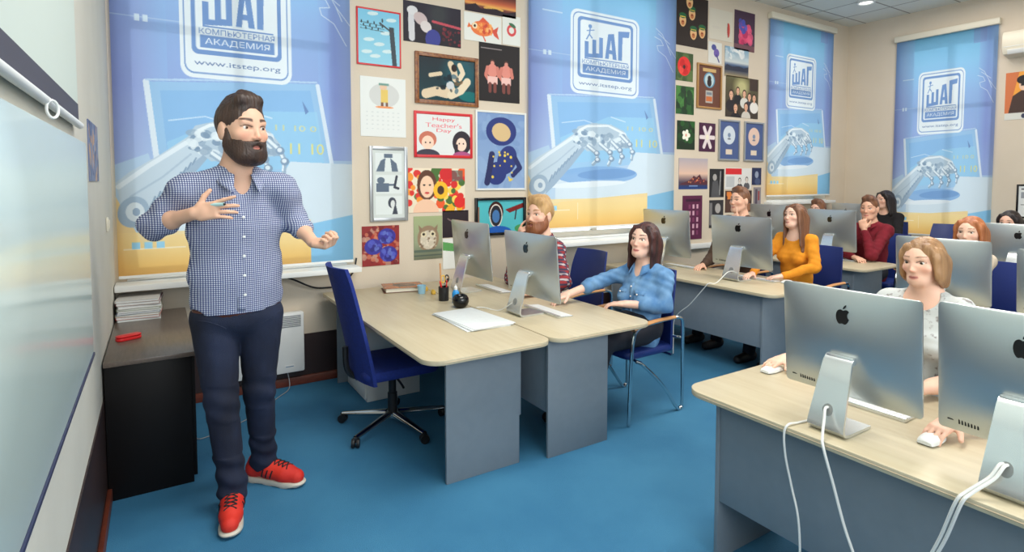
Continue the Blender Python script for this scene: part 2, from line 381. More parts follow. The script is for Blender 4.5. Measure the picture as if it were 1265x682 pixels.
# ------------------------------------------------------------------ printed roller blinds
def blind_art():
    c = Cv(1.56, 2.6, .0052, (150, 172, 220))
    c.grad([(0, (112, 186, 226)), (.14, (132, 192, 232)), (.30, (140, 176, 226)), (.52, (138, 162, 216)), (.70, (168, 196, 228)), (1, (190, 210, 226))])
    c.grad([(0, (118, 122, 200)), (.10, (150, 160, 214)), (.2, (140, 182, 228))], 0, 0, .2, .78, True, .45)
    c.grad([(.84, (140, 176, 226)), (.92, (122, 132, 206)), (1, (140, 158, 216))], .84, 0, 1, .70, True, .55)
    c.rect(.78, 0, .9, .07, (124, 138, 200), .5); c.rect(.08, .2, .2, .205, (190, 214, 236)); c.rect(0, .35, .28, .353, (180, 204, 232), .7)
    for u in (.085, .115): c.rect(u, .345, u + .018, .362, (214, 230, 242))
    # screen of the drawn monitor
    c.poly([(.12, .51), (.83, .48), (.90, .735), (.16, .80)], (146, 190, 226), .9)
    c.poly([(.17, .53), (.80, .50), (.86, .71), (.2, .76)], (126, 176, 224), .8)
    c.poly([(.19, .66), (.5, .57), (.83, .56), (.86, .71), (.2, .76)], (150, 204, 232), .6)
    c.line([(.12, .51), (.165, .80)], .035, (222, 232, 240)); c.line([(.835, .485), (.905, .735)], .03, (216, 228, 240)); c.line([(.12, .505), (.83, .475)], .012, (176, 204, 232))
    c.line([(.2, .605), (.34, .59), (.46, .61), (.52, .60)], .009, (190, 216, 238)); c.line([(.52, .57), (.62, .585)], .01, (200, 222, 240))
    c.text('11 10 0', .73, .61, .016, (210, 210, 150), .19); c.text('12 11 10', .73, .668, .03, (222, 214, 120), .26)
    c.poly([(.76, .53), (.79, .56), (.775, .57)], (96, 128, 180))
    # white table with shadow, orange and light blue ground
    c.poly([(.16, .80), (.62, .79), (.70, .705), (1, .71), (1, .885), (.16, .90)], (208, 222, 232))
    c.poly([(.0, .72), (.12, .69), (.17, .80), (.1, .93), (0, .80)], (176, 204, 228), .9)
    c.poly([(0, .80), (.09, .92), (.2, .90), (.79, .872), (.79, 1), (0, 1)], (240, 206, 142))
    c.grad([(.86, (244, 214, 150)), (.93, (244, 206, 128)), (.975, (244, 188, 92)), (1, (236, 172, 80))], 0, .89, .79, 1, al=.85)
    c.rect(.02, .93, .25, .934, (250, 226, 180)); c.rect(.3, .905, .304, .97, (250, 226, 180)); c.poly([(.79, .885), (1, .862), (1, 1), (.79, 1)], (128, 190, 230))
    for k in range(3): c.rect(.05 + k * .045, .915, .08 + k * .045, .932, (146, 206, 236))
    c.ell(.44, .80, .27, .035, (120, 164, 214), -.03, .9); c.ell(.5, .795, .2, .02, (98, 142, 198), -.05, .8); c.ell(.37, .835, .26, .012, (226, 234, 240), -.05)
    # robot forearm, wrist, hand and fingers
    r = random.Random(21)
    c.poly([(.0, .765), (.05, .738), (.17, .69), (.27, .645), (.345, .70), (.26, .765), (.16, .835), (.10, .872), (.03, .86)], (192, 208, 220))
    c.poly([(.10, .872), (.12, .82), (.22, .75), (.33, .69), (.345, .70), (.26, .765), (.16, .835)], (150, 172, 194)); c.line([(.01, .775), (.12, .722), (.26, .662)], .03, (226, 234, 240)); c.line([(.05, .80), (.17, .75), (.28, .69)], .012, (168, 188, 206))
    c.ell(.06, .838, .055, .04, (150, 172, 194), .4); c.ell(.066, .838, .034, .024, (214, 224, 230)); c.ell(.07, .838, .014, .01, (140, 162, 186))
    for k in range(9): c.line([(.125 + k * .02, .825 - k * .0135), (.14 + k * .02, .80 - k * .0125)], .010, (124, 148, 174))
    c.poly([(.26, .655), (.30, .615), (.40, .598), (.52, .60), (.61, .622), (.66, .66), (.63, .69), (.50, .70), (.36, .708)], (178, 197, 212)); c.line([(.29, .635), (.36, .612), (.5, .605), (.6, .63)], .022, (232, 238, 241))
    for k in range(70):
        t = r.random(); u = .28 + .37 * t; v = .628 + .055 * r.random() + .012 * math.sin(t * 3); q = r.random()
        c.ell(u, v, .010 + .018 * r.random(), .005 + .008 * r.random(), (228, 236, 240) if q < .5 else (140, 162, 184) if q < .85 else (106, 132, 160), r.uniform(-.8, .8), .8)
    for p in (((.60, .645), (.655, .675), (.675, .705), (.67, .735)), ((.53, .67), (.585, .70), (.60, .725), (.585, .752)), ((.45, .68), (.515, .71), (.525, .735), (.505, .76)), ((.37, .69), (.425, .715), (.43, .74), (.40, .758))):
        c.line(p, .050, (146, 168, 190), 1, .026); c.line([(a - .006, b_ - .004) for a, b_ in p], .024, (228, 236, 240), 1, .010)
        for a, b_ in p[1:3]: c.ell(a, b_, .020, .011, (120, 145, 172)); c.ell(a - .003, b_ - .002, .011, .006, (222, 230, 236))
    # outlined hand in the upper right corner
    for p in (((.84, .19), (.89, .21), (.93, .25), (1, .30)), ((.83, .225), (.88, .235), (.90, .255), (.85, .26), (.86, .28), (.92, .30), (.98, .36)), ((.86, .21), (.9, .225), (.95, .245)), ((.93, .25), (.96, .29))):
        c.line(p, .007, (214, 228, 242), .9)
    # badge
    def rr(u0, v0, u1, v1, r, col): c.poly(rrect(u0, v0, u1, v1, 0.0001, 1), col) if r == 0 else c.poly([(a, b_ / 1) for a, b_ in [(u0 + (u1 - u0) * p, v0 + (v1 - v0) * q) for p, q in rrect(0, 0, 1, 1, r)]], col)
    W_, B_ = (232, 238, 240), (104, 140, 196)
    rr(.27, .175, .735, .49, .1, W_); rr(.285, .185, .72, .479, .085, B_); rr(.29, .189, .715, .475, .08, W_)
    rr(.315, .2, .69, .428, .07, B_); rr(.332, .2115, .673, .4165, .05, W_)
    c.poly([(.36, .34), (.36, .29), (.385, .29), (.385, .335), (.41, .335), (.41, .28), (.435, .28), (.435, .33), (.455, .33), (.455, .268), (.48, .268), (.48, .345), (.36, .352)], B_)
    c.poly([(.495, .345), (.515, .25), (.555, .245), (.575, .345), (.548, .345), (.545, .325), (.522, .325), (.52, .345)], B_); c.poly([(.525, .31), (.543, .31), (.535, .27)], W_)
    c.poly([(.585, .345), (.585, .232), (.665, .226), (.66, .25), (.615, .253), (.612, .345)], B_)
    c.ell(.395, .232, .012, .0075, B_); c.line([(.395, .24), (.39, .262), (.372, .282)], .012, B_); c.line([(.39, .262), (.408, .275)], .012, B_); c.line([(.375, .25), (.42, .244)], .009, B_)
    c.rect(.36, .352, .655, .356, B_); c.text('КОМПЬЮТЕРНАЯ', .503, .3665, .0145, (92, 128, 188), .315); c.rect(.348, .377, .658, .41, B_); c.text('АКАДЕМИЯ', .503, .3935, .0195, W_, .27)
    c.text('www.itstep.org', .503, .452, .0165, (84, 110, 158), .36)
    k = int(.02 * c.X); y0, y1, x0, x1 = int(.165 * c.Y), int(.50 * c.Y), int(.24 * c.X), int(.77 * c.X); c.im[y0:y1, x0 - k:x1 - k] = c.im[y0:y1, x0:x1].copy()
    c.im = c.im * .84 + np.array((212, 218, 224)) * .16
    return c
BL = sheet_mesh('blind_fabric', blind_art(), M_blind, .0015, 1., 1., False)
def blind(label, a0, a1, z0, z1, axis):
    if axis == 'x': loc, rz = ((a0 + a1) / 2, YB - .012, z0), 0
    else: loc, rz = (XR - .012, (a0 + a1) / 2, z0), -PI / 2
    e = thing('roller_blind', label, 'blind', loc, rz, 'printed roller blinds over the windows'); wd, hg = a1 - a0, z1 - z0
    f = bpy.data.objects.new('blind_fabric', BL); COL.objects.link(f); f.parent = e; f.location = (0, -.018, hg / 2); f.scale = (wd, 1, hg)
    k = MB(); k.box((-wd / 2 - .02, -.062, hg - .005), (wd / 2 + .02, .0115, hg + .075), .012); k.build('head_rail', M_ivory, e)
    k = MB(); k.box((-wd / 2, -.027, -.014), (wd / 2, -.011, .006), .003); k.build('bottom_bar', M_white, e)
    return e
blind('large printed blue roller blind in the left corner behind the standing lecturer', -.228, 1.318, .935, 3.57, 'x')
blind('printed blue roller blind between the two groups of wall pictures', 3.0, 4.995, 1.10, 3.74, 'x')
blind('narrow printed blue roller blind just left of the far room corner', 6.73, 8.22, 1.38, 3.66, 'x')
blind('printed blue roller blind on the far right wall beside the air conditioner', 2.76, 3.87, .86, 3.46, 'y')

# ------------------------------------------------------------------ left wall: pull-down screen and glass board
e = thing('projection_screen', 'pull-down white projection screen with a charcoal lower border on the left wall', 'screen', (XL, 1.0, 1.75))
b = MB(); b.box((.012, -1.9, .09), (.018, 1.56, 1.75)); b.build('screen_fabric', M_fabric, e)
b = MB(); b.box((.011, -1.9, .03), (.019, 1.56, .0895)); b.build('lower_border', M_border, e)
b = MB(); b.tube([(.02, -1.92, .016), (.02, 1.585, .016)], .012, 12); b.build('bottom_bar', M_white, e)
b = MB(); b.tube([(.034 + .010 * math.sin(a), .82 + .016 * math.sin(a), -.006 + .022 * math.cos(a)) for a in np.linspace(0, 2 * PI, 17)[:-1]], .0035, 8, True); b.build('pull_ring', M_white, e)
b = MB(); b.box((.003, -2.0, 1.75), (.10, 1.66, 1.86), .015); b.build('screen_housing', M_white, e)
e = thing('glass_board', 'frosted glass writing board mounted along the left wall', 'board', (XL, 1.0, .94))
b = MB(); b.box((.030, -2.0, .0), (.038, 1.55, .76), .002); b.build('glass_panel', M_board, e)
b = MB(); b.box((.024, -2.0, -.012), (.042, 1.55, -.0005), .002); b.build('lower_edge_strip', mat('dark_blue_strip', (44, 50, 82), .5), e)
for y_, z_ in ((1.25, .1), (1.25, .6), (-.6, .1)): b = MB(); b.box((.0005, y_, z_), (.0295, y_ + .06, z_ + .06), .004); b.build('wall_mount', M_chrome, e)
c = Cv(.46, .27, .006, (120, 130, 160)); c.blobs([(90, 104, 140), (150, 160, 186), (196, 150, 110), (70, 80, 120)], 60, .12, .1, seed=3)
o = bpy.data.objects.new('poster', sheet_mesh('poster', c, M_print, .004)); COL.objects.link(o); o.location = (XL + .0005, 3.30, 1.70); o.rotation_euler = (0, 0, PI / 2)
tag(o, 'small dark blue poster on the left wall between glass board and corner', 'poster')
b = MB(); b.box((XL + .0005, 3.92, 1.28), (XL + .012, 3.985, 1.36), .004); b.box((XL + .012, 3.94, 1.29), (XL + .017, 3.965, 1.345), .002)
tag(b.build('light_switch', M_ivory), 'ivory light switch on the left wall beside the blind', 'switch')

# ------------------------------------------------------------------ pictures on the walls
def put_wall(o, a, z, wall):
    if wall == 'back': o.location = (a, YB - .0006, z)
    else: o.location = (XR - .0006, a, z); o.rotation_euler = (0, 0, -PI / 2)
def poster(label, a, z, wd, hg, draw, bgc=(240, 240, 236), cell=.0055, frame=None, wall='back', name='poster', cat='poster', group=None, m=None):
    """frame = (width, depth, material, mount colour or None)"""
    cv = Cv(wd - (2 * frame[0] if frame else 0), hg - (2 * frame[0] if frame else 0), cell, bgc); draw(cv)
    me = sheet_mesh('print', cv, m or M_print, .004 if not frame else .008)
    if not frame:
        o = bpy.data.objects.new(name, me); COL.objects.link(o); put_wall(o, a, z, wall); return tag(o, label, cat, group)
    e = thing(name, label, cat, group=group); put_wall(e, a, z, wall); o = bpy.data.objects.new('print', me); COL.objects.link(o); o.parent = e
    fw, fd = frame[0], frame[1]; b = MB(); W2, H2 = wd / 2, hg / 2
    for lo, hi in (((-W2, -fd, -H2), (-W2 + fw, 0, H2)), ((W2 - fw, -fd, -H2), (W2, 0, H2)), ((-W2 + fw, -fd, H2 - fw), (W2 - fw, 0, H2)), ((-W2 + fw, -fd, -H2), (W2 - fw, 0, -H2 + fw))): b.box(lo, hi, .003)
    b.build('frame', frame[2], e); return e
F_red = mat('red_frame', (206, 34, 44), .4); F_brown = mat('carved_brown_frame', (112, 58, 34), .35, noise=(40, (176, 120, 62), .7)); F_blk = mat('black_frame', (16, 18, 22), .2)
F_wht = mat('white_frame', (224, 226, 222), .4); F_gold = mat('gold_edge_frame', (176, 132, 78), .35); F_alu = mat('silver_frame', (176, 180, 184), .3, .6)
def d_birds(c):
    c.grad([(0, (120, 190, 220)), (1, (148, 206, 226))])
    for u, v in ((.35, .06), (.8, .14), (.25, .55), (.5, .62), (.7, .74), (.4, .85), (.2, .78), (.66, .4)): c.ell(u, v, .13, .035, (206, 226, 230), -.1)
    for v in (.24, .30, .35): c.line([(.05, v), (.62, v + .03)], .004, (60, 80, 90))
    for k in range(11): c.ell(.08 + k * .05, .23 + (k % 3) * .055, .016, .03, (40, 54, 60))
    c.poly([(.74, .27), (.86, .27), (.93, 1), (.82, 1)], (56, 66, 76)); c.line([(.52, .22), (.80, .36)], .012, (60, 60, 66)); c.ell(.58, .17, .02, .04, (50, 60, 66))
poster('light blue poster of birds on wires with a red border', 1.561, 2.727, .372, .454, d_birds, frame=(.014, .010, F_red, None))
def d_darkfig(c):
    c.grad([(0, (34, 30, 46)), (1, (24, 18, 30))]); c.ell(.6, .22, .16, .3, (52, 58, 60), .3, .8, .5)
    c.line([(.14, .9), (.13, .45), (.14, .2)], .055, (206, 206, 210)); c.ell(.15, .22, .09, .11, (214, 214, 216)); c.ell(.29, .40, .12, .15, (196, 178, 178), .5); c.ell(.38, .58, .1, .14, (214, 206, 204), .6)
    c.line([(.5, .42), (1, .5)], .022, (190, 74, 88)); c.ell(.5, .86, .13, .24, (54, 60, 140), .3); c.blobs([(120, 30, 44), (80, 24, 36), (150, 50, 60)], 24, .03, .05, (.68, .55, 1, 1), seed=4)
poster('dark poster with a pale masked face and raised white arm', 2.037, 2.902, .533, .334, d_darkfig)
def d_sunset(c):
    c.grad([(0, (60, 24, 26)), (.45, (196, 96, 60)), (.62, (232, 166, 84)), (.7, (120, 60, 50)), (1, (26, 16, 26))]); c.ell(.55, .72, .2, .1, (240, 190, 90), 0, .8); c.poly([(0, .75), (.2, .6), (.3, .8), (.6, .7), (.8, .82), (1, .66), (1, 1), (0, 1)], (34, 18, 34))
poster('dark orange sunset poster at the upper edge above the fish drawing', 2.611, 3.169, .533, .187, d_sunset)
def d_fish(c):
    c.ell(.48, .52, .30, .27, (232, 120, 62)); c.poly([(.2, .5), (.12, .36), (.08, .55)], (226, 110, 56)); c.poly([(.74, .55), (.92, .36), (.88, .58), (.94, .84), (.8, .72)], (214, 80, 60)); c.poly([(.38, .28), (.5, .1), (.68, .3)], (222, 90, 60))
    c.ell(.28, .45, .07, .11, (246, 226, 190)); c.ell(.28, .45, .03, .05, (40, 30, 30)); c.blobs([(246, 170, 90), (204, 70, 50), (250, 190, 120)], 26, .05, .06, (.36, .36, .72, .7), seed=2); c.line([(.5, .78), (.56, .95)], .012, (220, 90, 60))
poster('white poster with an orange drawn fish', 2.527, 2.941, .383, .244, d_fish, (226, 228, 222))
poster('small white card with a red round ornament beside the fish drawing', 2.829, 2.962, .195, .267, lambda c: (c.ell(.5, .5, .26, .2, (216, 70, 74)), c.ell(.5, .5, .15, .11, (226, 228, 222)), c.ell(.55, .32, .2, .06, (60, 110, 80), .4)), (226, 228, 222), name='card', cat='card')
def d_oil(c):
    c.grad([(0, (30, 40, 48)), (1, (24, 62, 70))]); c.ell(.75, .3, .3, .4, (22, 92, 104), 0, .8, .4); c.ell(.9, .85, .2, .12, (20, 120, 120), 0, .8)
    sk = (220, 200, 170)
    c.line([(.12, .86), (.3, .78), (.48, .82), (.56, .7)], .08, sk); c.line([(.56, .85), (.74, .72), (.86, .5)], .07, (228, 212, 184)); c.line([(.2, .42), (.38, .36)], .035, sk); c.line([(.56, .12), (.62, .3), (.64, .45)], .06, sk); c.line([(.72, .12), (.78, .3), (.72, .44)], .045, (232, 214, 186))
    c.ell(.55, .62, .07, .1, (206, 208, 210)); c.ell(.62, .2, .05, .09, (40, 26, 24)); c.blobs([(30, 80, 110), (150, 90, 50), (20, 30, 40)], 14, .06, .06, (.3, .4, .75, .75), al=.6, seed=6)
poster('oil style painting of pale draped figures in a carved brown frame', 2.169, 2.445, .606, .433, d_oil, frame=(.034, .022, F_brown, None), name='framed_painting', cat='painting', m=M_gloss)
def d_duo(c):
    c.rect(0, 0, 1, 1, (18, 12, 16)); c.rect(.04, .085, .55, .1, (150, 140, 140))
    for u in (.32, .66):
        c.ell(u, .32, .06, .05, (70, 40, 34)); c.ell(u, .34, .045, .04, (214, 140, 124)); c.ell(u, .47, .13, .12, (220, 138, 124)); c.line([(u - .12, .42), (u - .16, .55), (u - .1, .62)], .035, (206, 122, 108)); c.line([(u + .12, .42), (u + .15, .55)], .035, (206, 122, 108))
        c.rect(u - .12, .57, u + .12, .70, (234, 190, 182)); c.line([(u - .06, .7), (u - .06, .82)], .035, (120, 60, 54)); c.line([(u + .06, .7), (u + .06, .82)], .035, (120, 60, 54))
poster('black poster with two figures wrapped in pink towels', 2.702, 2.557, .433, .523, d_duo)
def d_cal(c):
    c.ell(.52, .30, .33, .2, (206, 208, 206)); c.rect(.44, .2, .6, .42, (226, 196, 104)); c.ell(.5, .16, .08, .05, (226, 190, 160)); c.rect(.4, .1, .62, .13, (104, 150, 140)); c.rect(.44, .42, .5, .5, (120, 80, 60)); c.rect(.55, .42, .6, .5, (120, 80, 60)); c.ell(.52, .5, .2, .02, (232, 150, 96))
    for r in range(5):
        for k in range(7): c.rect(.12 + k * .115, .58 + r * .07, .16 + k * .115, .595 + r * .07, (206, 212, 212))
poster('white wall calendar with a small yellow drawn figure', 1.592, 2.171, .384, .481, d_cal, (226, 230, 228), name='wall_calendar', cat='calendar')
def d_teach(c):
    c.text('Happy', .5, .12, .11, (226, 92, 104), .42); c.text("Teacher's", .5, .26, .11, (226, 92, 104), .68); c.text('Day', .5, .40, .11, (226, 92, 104), .28)
    c.ell(.2, .62, .16, .2, (196, 112, 90)); c.ell(.2, .7, .11, .17, (246, 208, 186)); c.ell(.2, 1.02, .22, .16, (60, 54, 70)); c.ell(.84, .68, .18, .3, (40, 32, 44)); c.ell(.83, .72, .1, .17, (248, 212, 194)); c.rect(.7, .72, .76, 1, (40, 32, 44)); c.ell(.84, 1.02, .18, .12, (170, 80, 130))
    for u in (.16, .24, .79, .87): c.ell(u, .7, .014, .022, (40, 30, 30))
poster('red framed greeting poster wishing a happy teachers day with two drawn faces', 2.133, 1.967, .558, .393, d_teach, (222, 226, 226), .004, frame=(.024, .014, F_red, None), name='framed_poster')
def d_blue(c):
    c.grad([(0, (120, 150, 196)), (1, (140, 168, 206))]); c.blobs([(134, 162, 204), (110, 142, 190), (150, 178, 212)], 40, .2, .08, al=.4, seed=8)
    for k, (u, v, a, b_) in enumerate(((.5, .24, .32, .19), (.62, .62, .2, .2), (.4, .8, .2, .16))): c.ell(u, v, a, b_, (36, 52, 120), .4 * k)
    c.ell(.5, .25, .2, .12, (214, 184, 136), .3); c.line([(.3, .55), (.25, .75), (.2, .92)], .06, (34, 40, 90)); c.line([(.8, .6), (.9, .72), (.75, .82)], .05, (34, 44, 100))
    c.blobs([(228, 200, 80)], 16, .035, .028, (.3, .5, .75, .9), al=1, seed=9)
poster('tall blue painting with navy shapes and yellow dots in a white frame', 2.716, 1.846, .545, .726, d_blue, frame=(.018, .014, F_wht, None), name='framed_painting', cat='painting')
def d_three(c):
    c.rect(0, 0, 1, 1, (206, 214, 212))
    for k, v in enumerate((.05, .37, .68)):
        c.rect(.08, v, .92, v + .27, (220, 228, 228)); d = (92, 108, 128)
        if k == 0: c.poly([(.1, .32), (.25, .16), (.4, .12), (.36, .32)], d); c.poly([(.55, .12), (.75, .2), (.8, .32), (.6, .32)], d); c.rect(.36, .06, .62, .12, d)
        if k == 1: c.ell(.25, v + .08, .12, .05, d); c.rect(.1, v + .12, .5, v + .25, d); c.rect(.4, v + .13, .72, v + .16, d); c.line([(.75, v + .02), (.68, v + .18), (.8, v + .2)], .02, (50, 56, 70))
        if k == 2: c.ell(.6, v + .1, .13, .08, (60, 66, 80)); c.ell(.62, v + .12, .07, .06, (216, 222, 222)); c.poly([(.7, v + .1), (.78, v + .27), (.6, v + .27)], (60, 66, 80))
poster('silver framed strip of three grey ink drawings', 1.629, 1.544, .327, .617, d_three, frame=(.028, .018, F_alu, None), name='framed_drawings', cat='picture')
def d_flow(c):
    c.rect(0, 0, 1, 1, (232, 220, 196)); c.blobs([(214, 44, 40), (236, 176, 40), (70, 110, 50), (232, 90, 40), (250, 210, 90)], 60, .09, .12, (.45, 0, 1, 1), 1, seed=11); c.blobs([(214, 50, 44), (240, 150, 50), (80, 120, 60)], 16, .07, .09, (0, 0, .2, .8), 1, seed=5)
    c.ell(.32, .38, .17, .34, (92, 56, 40)); c.ell(.32, .42, .12, .25, (240, 202, 172)); c.ell(.3, 1.0, .22, .3, (238, 196, 166)); c.ell(.56, .5, .13, .2, (240, 186, 40)); c.ell(.56, .5, .06, .1, (70, 44, 30)); c.ell(.9, .78, .1, .14, (220, 40, 36)); c.ell(.66, .12, .12, .14, (206, 36, 40)); c.rect(.76, .04, .96, .3, (90, 96, 92), .7); c.ell(.32, .56, .04, .025, (200, 70, 70))
    for u in (.27, .37): c.ell(u, .38, .02, .02, (40, 34, 34))
poster('bright collage of a smiling woman with sunflowers and red flowers', 2.068, 1.488, .537, .380, d_flow)
def d_teal(c):
    c.rect(0, 0, 1, 1, (84, 190, 200)); c.ell(.4, .36, .16, .32, (60, 26, 24)); c.ell(.4, .48, .14, .36, (236, 226, 216)); c.ell(.4, .48, .12, .32, (40, 40, 50)); c.ell(.4, .5, .08, .2, (70, 120, 180)); c.ell(.45, 1.02, .3, .22, (30, 96, 190)); c.poly([(.6, .3), (.8, .2), (1, .1), (1, .25), (.7, .4)], (128, 36, 36)); c.line([(.85, .3), (.82, .6)], .014, (60, 50, 60)); c.rect(0, .2, .05, .9, (150, 110, 90)); c.ell(.95, .9, .14, .12, (70, 150, 90))
poster('black framed picture of a masked figure on teal behind the monitors', 2.706, 1.241, .545, .348, d_teal, frame=(.024, .03, F_blk, None), name='framed_picture', cat='picture', m=M_gloss)
def d_roses(c):
    c.rect(0, 0, 1, 1, (140, 40, 40)); c.blobs([(170, 50, 40), (200, 120, 90), (110, 24, 34), (190, 150, 130)], 80, .09, .08, seed=12)
    for u, v in ((.66, .27), (.3, .52), (.7, .72)):
        c.ell(u, v, .24, .2, (54, 50, 150)); c.blobs([(80, 90, 190), (40, 36, 120), (100, 120, 200)], 14, .08, .06, (u - .15, v - .12, u + .15, v + .12), seed=int(u * 99))
poster('square painting of blue roses on red', 1.557, 1.034, .317, .329, d_roses, name='painting', cat='painting')
def d_owl(c):
    c.grad([(0, (160, 172, 126)), (.6, (150, 160, 130)), (1, (104, 110, 90))]); c.ell(.5, .52, .38, .3, (150, 126, 100)); c.ell(.5, .55, .28, .22, (206, 196, 176)); c.poly([(.16, .2), (.3, .3), (.2, .4)], (140, 116, 92)); c.poly([(.84, .2), (.7, .3), (.8, .4)], (140, 116, 92)); c.blobs([(120, 98, 78), (224, 214, 196)], 40, .06, .03, (.2, .35, .8, .75), seed=3)
    for u in (.34, .66): c.ell(u, .42, .1, .06, (226, 214, 180)); c.ell(u, .42, .045, .03, (30, 26, 22))
    c.rect(0, .78, 1, .84, (90, 104, 92)); c.rect(0, .9, 1, .93, (80, 92, 84))
poster('photo poster of an owl on pale green', 1.979, 1.079, .265, .373, d_owl)
poster('small almost black poster right above the leftmost monitor', 2.244, 1.188, .255, .238, lambda c: (c.rect(0, 0, 1, 1, (38, 26, 34)), c.ell(.55, .55, .16, .2, (150, 120, 110)), c.line([(.2, .3), (.5, .5)], .012, (120, 100, 100))), name='poster')
poster('white paper with a green hill behind the leftmost monitor', 2.24, .925, .245, .27, lambda c: (c.poly([(0, .1), (.6, .2), (1, .3), (1, .5), (0, .38)], (92, 160, 90)),), (232, 234, 230))
# between the second and third blind
def d_hats(c):
    c.rect(0, 0, 1, 1, (38, 26, 22))
    for u, v in ((.22, .5), (.5, .34), (.55, .72), (.82, .66), (.42, .12)):
        c.ell(u, v, .1, .13, (232, 186, 130)); c.ell(u, v - .09, .11, .055, (30, 100, 60)); c.rect(u - .08, v - .075, u + .08, v - .06, (230, 200, 80)); c.ell(u, v + .05, .05, .05, (196, 116, 66)); c.ell(u, v + .03, .03, .012, (120, 40, 30))
poster('dark poster with five faces in green hats', 5.285, 3.404, .55, .573, d_hats)
poster('pale paper sheet with a small red sketch next to the green hats poster', 5.80, 3.44, .43, .36, lambda c: (c.ell(.82, .62, .06, .24, (206, 70, 60)), c.line([(.78, .4), (.8, .85)], .01, (120, 60, 60)), c.ell(.3, .6, .2, .05, (210, 204, 190))), (214, 208, 192), name='paper_sheet', cat='paper')
def d_pinkfl(c):
    c.rect(0, 0, 1, 1, (66, 40, 66)); c.blobs([(226, 60, 110), (240, 90, 130), (190, 30, 90)], 30, .14, .12, (.3, .35, .8, .8), seed=5); c.blobs([(70, 80, 180), (90, 100, 210)], 14, .1, .08, (.25, .25, .6, .55), seed=6); c.rect(0, .85, 1, 1, (110, 70, 80))
poster('dark purple poster of a pink and blue flower near the third blind', 6.25, 3.43, .40, .479, d_pinkfl)
poster('narrow white sheet with a blue and violet figure', 5.70, 3.10, .24, .25, lambda c: (c.ell(.4, .25, .18, .14, (74, 80, 150)), c.ell(.6, .5, .2, .2, (110, 90, 170), .6), c.line([(.6, .6), (.8, .9)], .02, (70, 70, 130))), (222, 222, 216), name='paper_sheet', cat='paper')
def d_land(c):
    c.grad([(0, (120, 160, 190)), (.5, (206, 214, 214)), (.62, (60, 84, 120)), (.75, (50, 60, 84)), (1, (170, 150, 110))]); c.blobs([(236, 238, 236), (190, 208, 216)], 26, .14, .07, (0, 0, 1, .5), .7, 4); c.poly([(0, .7), (.1, .6), (.3, .66), (.6, .62), (.8, .66), (1, .6), (1, .78), (0, .8)], (40, 46, 66))
poster('landscape photo of clouds over a dark lake', 6.11, 3.03, .46, .36, d_land, name='photograph', cat='photo')
poster('photo of a red poppy on green', 5.165, 2.878, .30, .32, lambda c: (c.rect(0, 0, 1, 1, (66, 92, 50)), c.blobs([(50, 76, 40), (90, 112, 60)], 20, .2, .2, seed=2), c.ell(.5, .48, .36, .34, (226, 44, 40)), c.blobs([(240, 80, 66), (200, 26, 30)], 12, .16, .12, (.3, .3, .7, .7), seed=3), c.ell(.5, .5, .07, .07, (60, 16, 20))), name='photograph', cat='photo')
def d_dip(c):
    c.rect(0, 0, 1, 1, (104, 62, 48)); c.rect(.2, .06, .8, .14, (206, 170, 110)); c.ell(.5, .34, .25, .19, (96, 150, 180)); c.ell(.5, .34, .2, .16, (190, 210, 214)); c.ell(.5, .3, .08, .07, (50, 34, 30)); c.ell(.5, .4, .1, .1, (40, 30, 36)); c.rect(.34, .6, .66, .9, (180, 176, 170)); c.rect(.36, .74, .64, .86, (200, 110, 60)); c.rect(.38, .64, .62, .7, (120, 130, 140))
poster('brown wooden plaque with a round portrait', 5.60, 2.69, .44, .523, d_dip, frame=(.022, .022, F_gold, None), name='award_plaque', cat='plaque')
def d_group(c):
    c.grad([(0, (96, 92, 60)), (1, (60, 50, 44))]); c.ell(.48, .25, .2, .22, (214, 210, 150), 0, .8, .5)
    for u, v, k, sh in ((.16, .45, .2, (40, 34, 40)), (.36, .34, .16, (30, 30, 36)), (.56, .4, .17, (214, 214, 206)), (.72, .46, .17, (60, 60, 70)), (.87, .48, .18, (230, 226, 220)), (.62, .72, .19, (206, 200, 190)), (.3, .76, .2, (34, 30, 36))): c.person(u, v, k, (226, 176, 146), (54, 34, 26), sh)
    c.rect(.72, 0, .98, .3, (52, 30, 34), .7)
poster('group photo of several smiling people', 6.23, 2.61, .64, .50, d_group, name='photograph', cat='photo')
poster('small green photo of leaves below the poppy photo', 5.19, 2.50, .30, .32, lambda c: (c.rect(0, 0, 1, 1, (44, 92, 44)), c.blobs([(30, 70, 36), (70, 130, 60), (24, 52, 32)], 40, .16, .2, seed=7), c.line([(.5, .2), (.48, .8)], .03, (30, 50, 30))), name='photograph', cat='photo')
poster('photo of a white flower on dark green', 5.215, 2.10, .30, .33, lambda c: (c.rect(0, 0, 1, 1, (26, 46, 28)), c.blobs([(40, 96, 40), (30, 70, 34)], 20, .16, .14, seed=8), [c.ell(.5 + .13 * math.cos(a), .5 + .11 * math.sin(a), .11, .08, (236, 236, 220), a) for a in np.linspace(0, 5, 5)], c.ell(.5, .5, .05, .05, (220, 150, 130))), name='photograph', cat='photo')
poster('photo of a white lily on dark purple', 5.585, 2.09, .29, .34, lambda c: (c.rect(0, 0, 1, 1, (70, 32, 62)), [c.line([(.5, .5), (.5 + .4 * math.cos(a), .5 + .38 * math.sin(a))], .05, (228, 216, 216)) for a in np.linspace(0, 2 * PI, 7)[:-1]], c.ell(.5, .5, .1, .1, (236, 228, 206))), name='photograph', cat='photo')
